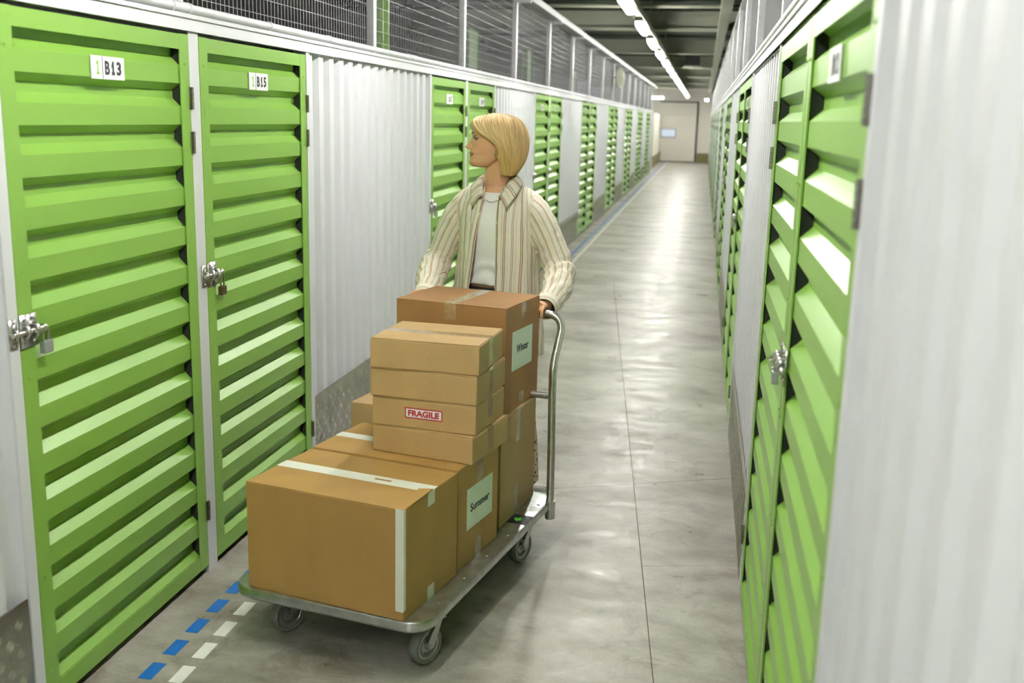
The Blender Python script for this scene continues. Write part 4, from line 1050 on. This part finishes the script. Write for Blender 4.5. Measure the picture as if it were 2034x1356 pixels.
def sheet_su(o, vals):
    at = o.data.attributes.new('su', 'FLOAT', 'POINT'); at.data.foreach_set('value', vals)
slv = {1: [(0.130, 0.015, 1.350), (0.172, 0.018, 1.318), (0.226, 0.022, 1.225), (0.272, 0.022, 1.115), (0.302, -0.03, 1.055), (0.320, -0.13, 1.008), (0.326, -0.250, 0.972)],
       -1: [(-0.130, 0.015, 1.350), (-0.172, 0.018, 1.318), (-0.230, 0.022, 1.225), (-0.276, 0.018, 1.115), (-0.280, -0.04, 1.055), (-0.252, -0.14, 1.000), (-0.230, -0.240, 0.966)]}
slr = [(0, 0.060), (0.10, 0.064), (0.22, 0.066), (0.38, 0.064), (0.52, 0.062), (0.66, 0.066), (0.82, 0.062), (0.92, 0.052), (1, 0.045)]
solid = MB().grid([ring(0, 0.012, *r, 64) for r in sh_tab], True, True)
SP = {}
for s in (1, -1):
    P = spline(slv[s], 10); SP[s] = P
    solid.tube(P, [interp(slr, i/(len(P)-1))[0] for i in range(len(P))], 28)
    solid.tube([(s*0.055, 0.018, 1.398), (s*0.11, 0.018, 1.378), (s*0.165, 0.018, 1.345)], [0.056, 0.055, 0.055], 24)
sme = remesh(solid, 'striped_shirt', 0.0065, 7, 0.5)
bm = bmesh.new(); bm.from_mesh(sme)
def sleeve_par(p, s):
    P = SP[s]; best = (9, 0)
    for i in range(0, len(P)):
        d_ = (p - P[i]).length
        if d_ < best[0]: best = (d_, i)
    return best
kill = []
for f in bm.faces:
    c = f.calc_center_median(); xr_, xl_ = interp(edge_tab, c.z)
    dead = c.z < 0.697 or (c.y < 0.0 and xr_ < c.x < xl_) or (c.z > 1.39 and math.hypot(c.x, c.y-0.014) < 0.070)
    if not dead and c.z < 1.12 and c.y < -0.15:
        s = 1 if c.x > 0 else -1; t = (SP[s][-1]-SP[s][-3]).normalized()
        if (c - SP[s][-1]).length < 0.075 and (c - SP[s][-1]).dot(t) > -0.012: dead = True
    if dead: kill.append(f)
bmesh.ops.delete(bm, geom=kill, context='FACES')
bm.normal_update(); bm.verts.ensure_lookup_table()
su, mv = [], []
for v in bm.verts:
    p = v.co; s = 1 if p.x > 0 else -1
    a_, b_ = interp(sh_tab, min(p.z, 1.40))
    q = math.atan2(p.x/a_, -(p.y-0.012)/b_)
    seam = 0.168 if p.z > 1.2 else 0.168 + (1.2-p.z)*0.30
    on_sleeve = (abs(p.x) > seam and p.z > 0.93) or (p.y < -0.135 and 0.9 < p.z < 1.10 and abs(p.x) > 0.165)
    if on_sleeve:
        d_, i = sleeve_par(p, s)
        if d_ > 0.105: on_sleeve = False
    if on_sleeve:
        P = SP[s]; t = (P[min(i+1, len(P)-1)] - P[max(i-1, 0)]).normalized()
        ax = Vector((0, 0, 1)).cross(t).normalized() if abs(t.z) < 0.95 else Vector((1, 0, 0))
        ax = Vector((s*1.0, -0.25, 0.35)); ax = (ax - t*ax.dot(t)).normalized(); bx_ = t.cross(ax)
        d3 = p - P[i]; an = math.atan2(d3.dot(bx_), d3.dot(ax))
        s_ = i/(len(P)-1)
        su.append(an*0.075 + 0.3)
        bend = gs(s_-0.62, 0.15) + 0.9*gs(s_-0.86, 0.08) + 0.25*gs(s_-0.25, 0.12)
        L_ = s_*0.46
        wv = 0.0070*bend*math.sin(L_*105 + 2.0*math.sin(an*2+s) + 7*noise.noise(d3*11 + Vector((s*3, 0, L_*6))))
        wv += 0.006*noise.noise(p*16 + Vector((s*5, 0, 0))) + 0.0025*noise.noise(p*45)
        wv *= min(1, (1-s_)*9)*min(1, max(0.25, s_*5))
        mv.append(wv)
    else:
        ax_ = abs(p.x); uu_ = ax_ + max(0, p.y+0.06)*0.9*min(1, max(0, (ax_-0.10)/0.06))
        su.append(s*uu_ + 0.005*math.sin(p.z*4) + 0.12*(p.z-1.1)*max(-0.135, min(0.135, p.x)))
        low = max(0, min(1, (1.25-p.z)/0.35))
        wv = 0.008*math.sin(q*8.0 + 1.3*math.sin(p.z*6) + 2*noise.noise(Vector((q*2, p.z*3, 7))))*low
        wv += 0.005*noise.noise(p*10) + 0.003*noise.noise(p*28)
        mv.append(wv * min(1, max(0.2, (1.41-p.z)/0.08)))
nrms = [v.normal.copy() for v in bm.verts]
for v, n_, w_ in zip(bm.verts, nrms, mv): v.co += n_*w_
bm.to_mesh(sme); bm.free()
so = link('striped_shirt', sme, 'shirt', person); sheet_su(so, su)
md = so.modifiers.new('thick', 'SOLIDIFY'); md.thickness = 0.0024; md.offset = 0
def front_pt(x, z):
    """point on the shirt front at x, z"""
    best = None
    for v in sme.vertices:
        if v.co.y < 0 and abs(v.co.z-z) < 0.009:
            d_ = abs(v.co.x-x) + 0.3*abs(v.co.z-z)
            if best is None or d_ < best[0]: best = (d_, v.co)
    return best[1].copy()
for s in (1, -1):
    r2 = [[], [], []]; vals = []
    zs = [0.72 + (1.375-0.72)*i/50 for i in range(51)]
    raw = []
    for z in zs:
        xr_, xl_ = interp(edge_tab, z); xe = xl_ if s == 1 else xr_
        raw.append((z, xe, front_pt(xe + s*0.012, z).y))
    for i, (z, xe, y_) in enumerate(raw):
        ya = sum(raw[min(max(i+k, 0), 50)][2] for k in range(-4, 5))/9 - 0.0045
        r2[0].append(Vector((xe - s*0.004, ya - 0.001, z))); r2[1].append(Vector((xe + s*0.012, ya - 0.002, z))); r2[2].append(Vector((xe + s*0.026, ya + 0.003, z)))
    uv_grid('placket', r2, [[(0.008 + 0.0105*j, i*0.01) for i in range(52)] for j in range(3)], 'shirt', 0.0022)
    if s == 1:
        for z in (1.30, 1.215, 1.13, 1.045, 0.96, 0.87):
            i = round((z-0.72)/(1.375-0.72)*50); p = r2[1][i] + Vector((0, -0.0012, 0))
            link('button', MB().cyl(p, p + Vector((0, -0.0025, 0)), 0.0056, 12).mesh('button', 0.6), 'button', person)
for s in (1, -1):
    P = SP[s]; p = P[-1]; t = (P[-1]-P[-3]).normalized(); a = Vector((1, 0, 0)); a = (a - t*a.dot(t)).normalized(); b = t.cross(a)
    rws, us = [], []
    for j, (o_, r) in enumerate(((-0.034, 0.0455), (-0.026, 0.0490), (0.0, 0.0485), (0.024, 0.0475), (0.028, 0.0455), (0.022, 0.0435))):
        rws.append([p + t*o_ + (a*math.cos(2*PI*k/36)+b*math.sin(2*PI*k/36))*r for k in range(36)]); us.append([(j*0.016, k*0.008) for k in range(37)])
    uv_grid('cuff', rws, us, 'shirt', 0.0028, True)
# collar
def collar(s):
    N = 5
    stand = spline([(0, 0.070, 1.425), (0.040, 0.058, 1.425), (0.058, 0.018, 1.418), (0.052, -0.035, 1.398), (0.034, -0.080, 1.368)], 7)
    fold = spline([(0, 0.080, 1.482), (0.046, 0.066, 1.480), (0.066, 0.018, 1.471), (0.060, -0.038, 1.446), (0.037, -0.090, 1.390)], 7)
    outer_ = spline([(0, 0.110, 1.446), (0.062, 0.090, 1.446), (0.108, 0.022, 1.446), (0.110, -0.048, 1.412), (0.080, -0.116, 1.347)], 7)
    rws, us = [], []
    for j in range(9):
        row, uu = [], []
        for k in range(len(fold)):
            A, B_, C_ = stand[k], fold[k], outer_[k]
            if j < 3: p = A.lerp(B_, j/3)
            else:
                f = (j-3)/5; p = B_.lerp(C_, f); p = p + Vector((0, 0, 0.010*math.sin(PI*min(1, f*1.1+0.05))*(1 if f < 1 else 0)))
            row.append(Vector((s*p.x + 0.006*max(0, -p.y)/0.1, p.y, p.z)))
            uu.append((k/(len(fold)-1)*0.20 + 0.07, j*0.01))
        uu.append(uu[-1]); rws.append(row); us.append(uu)
    uv_grid('collar', rws, us, 'shirt', 0.003)
collar(1); collar(-1)
# necklace
nk = []
for k in range(41):
    q = -PI + 2*PI*k/40
    fr2 = 0.5 + 0.5*math.cos(q)
    nk.append((0.064*math.sin(q)*(1-0.10*fr2), 0.012 - (0.062 + 0.030*fr2**3)*math.cos(q), 1.432 - 0.066*fr2**2.2))
link('necklace', MB().tube(nk, 0.0017, 6, False).mesh('necklace', True), 'steel', person)
# trousers and belt, shoes
tro = MB().grid([ring(0, 0.012, *r) for r in ((0.78, 0.168, 0.118), (0.86, 0.172, 0.120), (0.92, 0.165, 0.112), (0.985, 0.147, 0.101))], True, True)
for s, fx, fy in ((1, 0.105, 0.06), (-1, -0.105, -0.06)):
    tro.tube(spline([(s*0.085, 0.01, 0.86), (s*0.092, 0.0, 0.72), (s*0.100, fy*0.5, 0.50), (fx, fy, 0.30), (fx, fy+0.015, 0.085)], 4), [0.096, 0.096, 0.096, 0.095, 0.092, 0.088, 0.085, 0.082, 0.080, 0.079, 0.080, 0.082, 0.085, 0.087, 0.089, 0.091, 0.093], 22)
link('trousers', remesh(tro, 'trousers', 0.006, 5), 'leopard', person)
link('belt', MB().grid([ring(0, 0.012, 0.968, 0.152, 0.106), ring(0, 0.012, 0.970, 0.155, 0.109), ring(0, 0.012, 0.996, 0.152, 0.106), ring(0, 0.012, 0.998, 0.146, 0.100)], True).mesh('belt', 0.8), 'beltblack', person)
for s, fx, fy in ((1, 0.105, 0.06), (-1, -0.105, -0.06)):
    sh = empty('shoe', (fx, fy, 0)); sh.parent = person
    out = []
    def sole_pt(q, k=1.0): return ((0.040 + 0.008*math.cos(q))*math.sin(q)*k, -0.045 - 0.128*math.cos(q)*k)
    link('sole', MB().grid([[(*sole_pt(2*PI*k/28, w_), z) for k in range(28)] for w_, z in ((0.96, 0.0), (1.0, 0.004), (1.0, 0.024), (0.97, 0.026))], True, True).mesh('sole', 0.7), 'sole', sh)
    link('upper', MB().grid([[(sole_pt(2*PI*k/28, w_)[0]*wx, (sole_pt(2*PI*k/28, w_)[1]+0.0)*1.0 + sh_, z - dz_*max(0, math.cos(2*PI*k/28))) for k in range(28)] for w_, wx, z, sh_, dz_ in ((0.95, 1.0, 0.0262, 0, 0), (0.95, 1.0, 0.045, 0.0, 0.0), (0.86, 0.98, 0.064, 0.006, 0.018), (0.66, 1.0, 0.082, 0.020, 0.026), (0.42, 1.1, 0.092, 0.034, 0.008))], True, True).mesh('upper', True), 'shoe', sh)
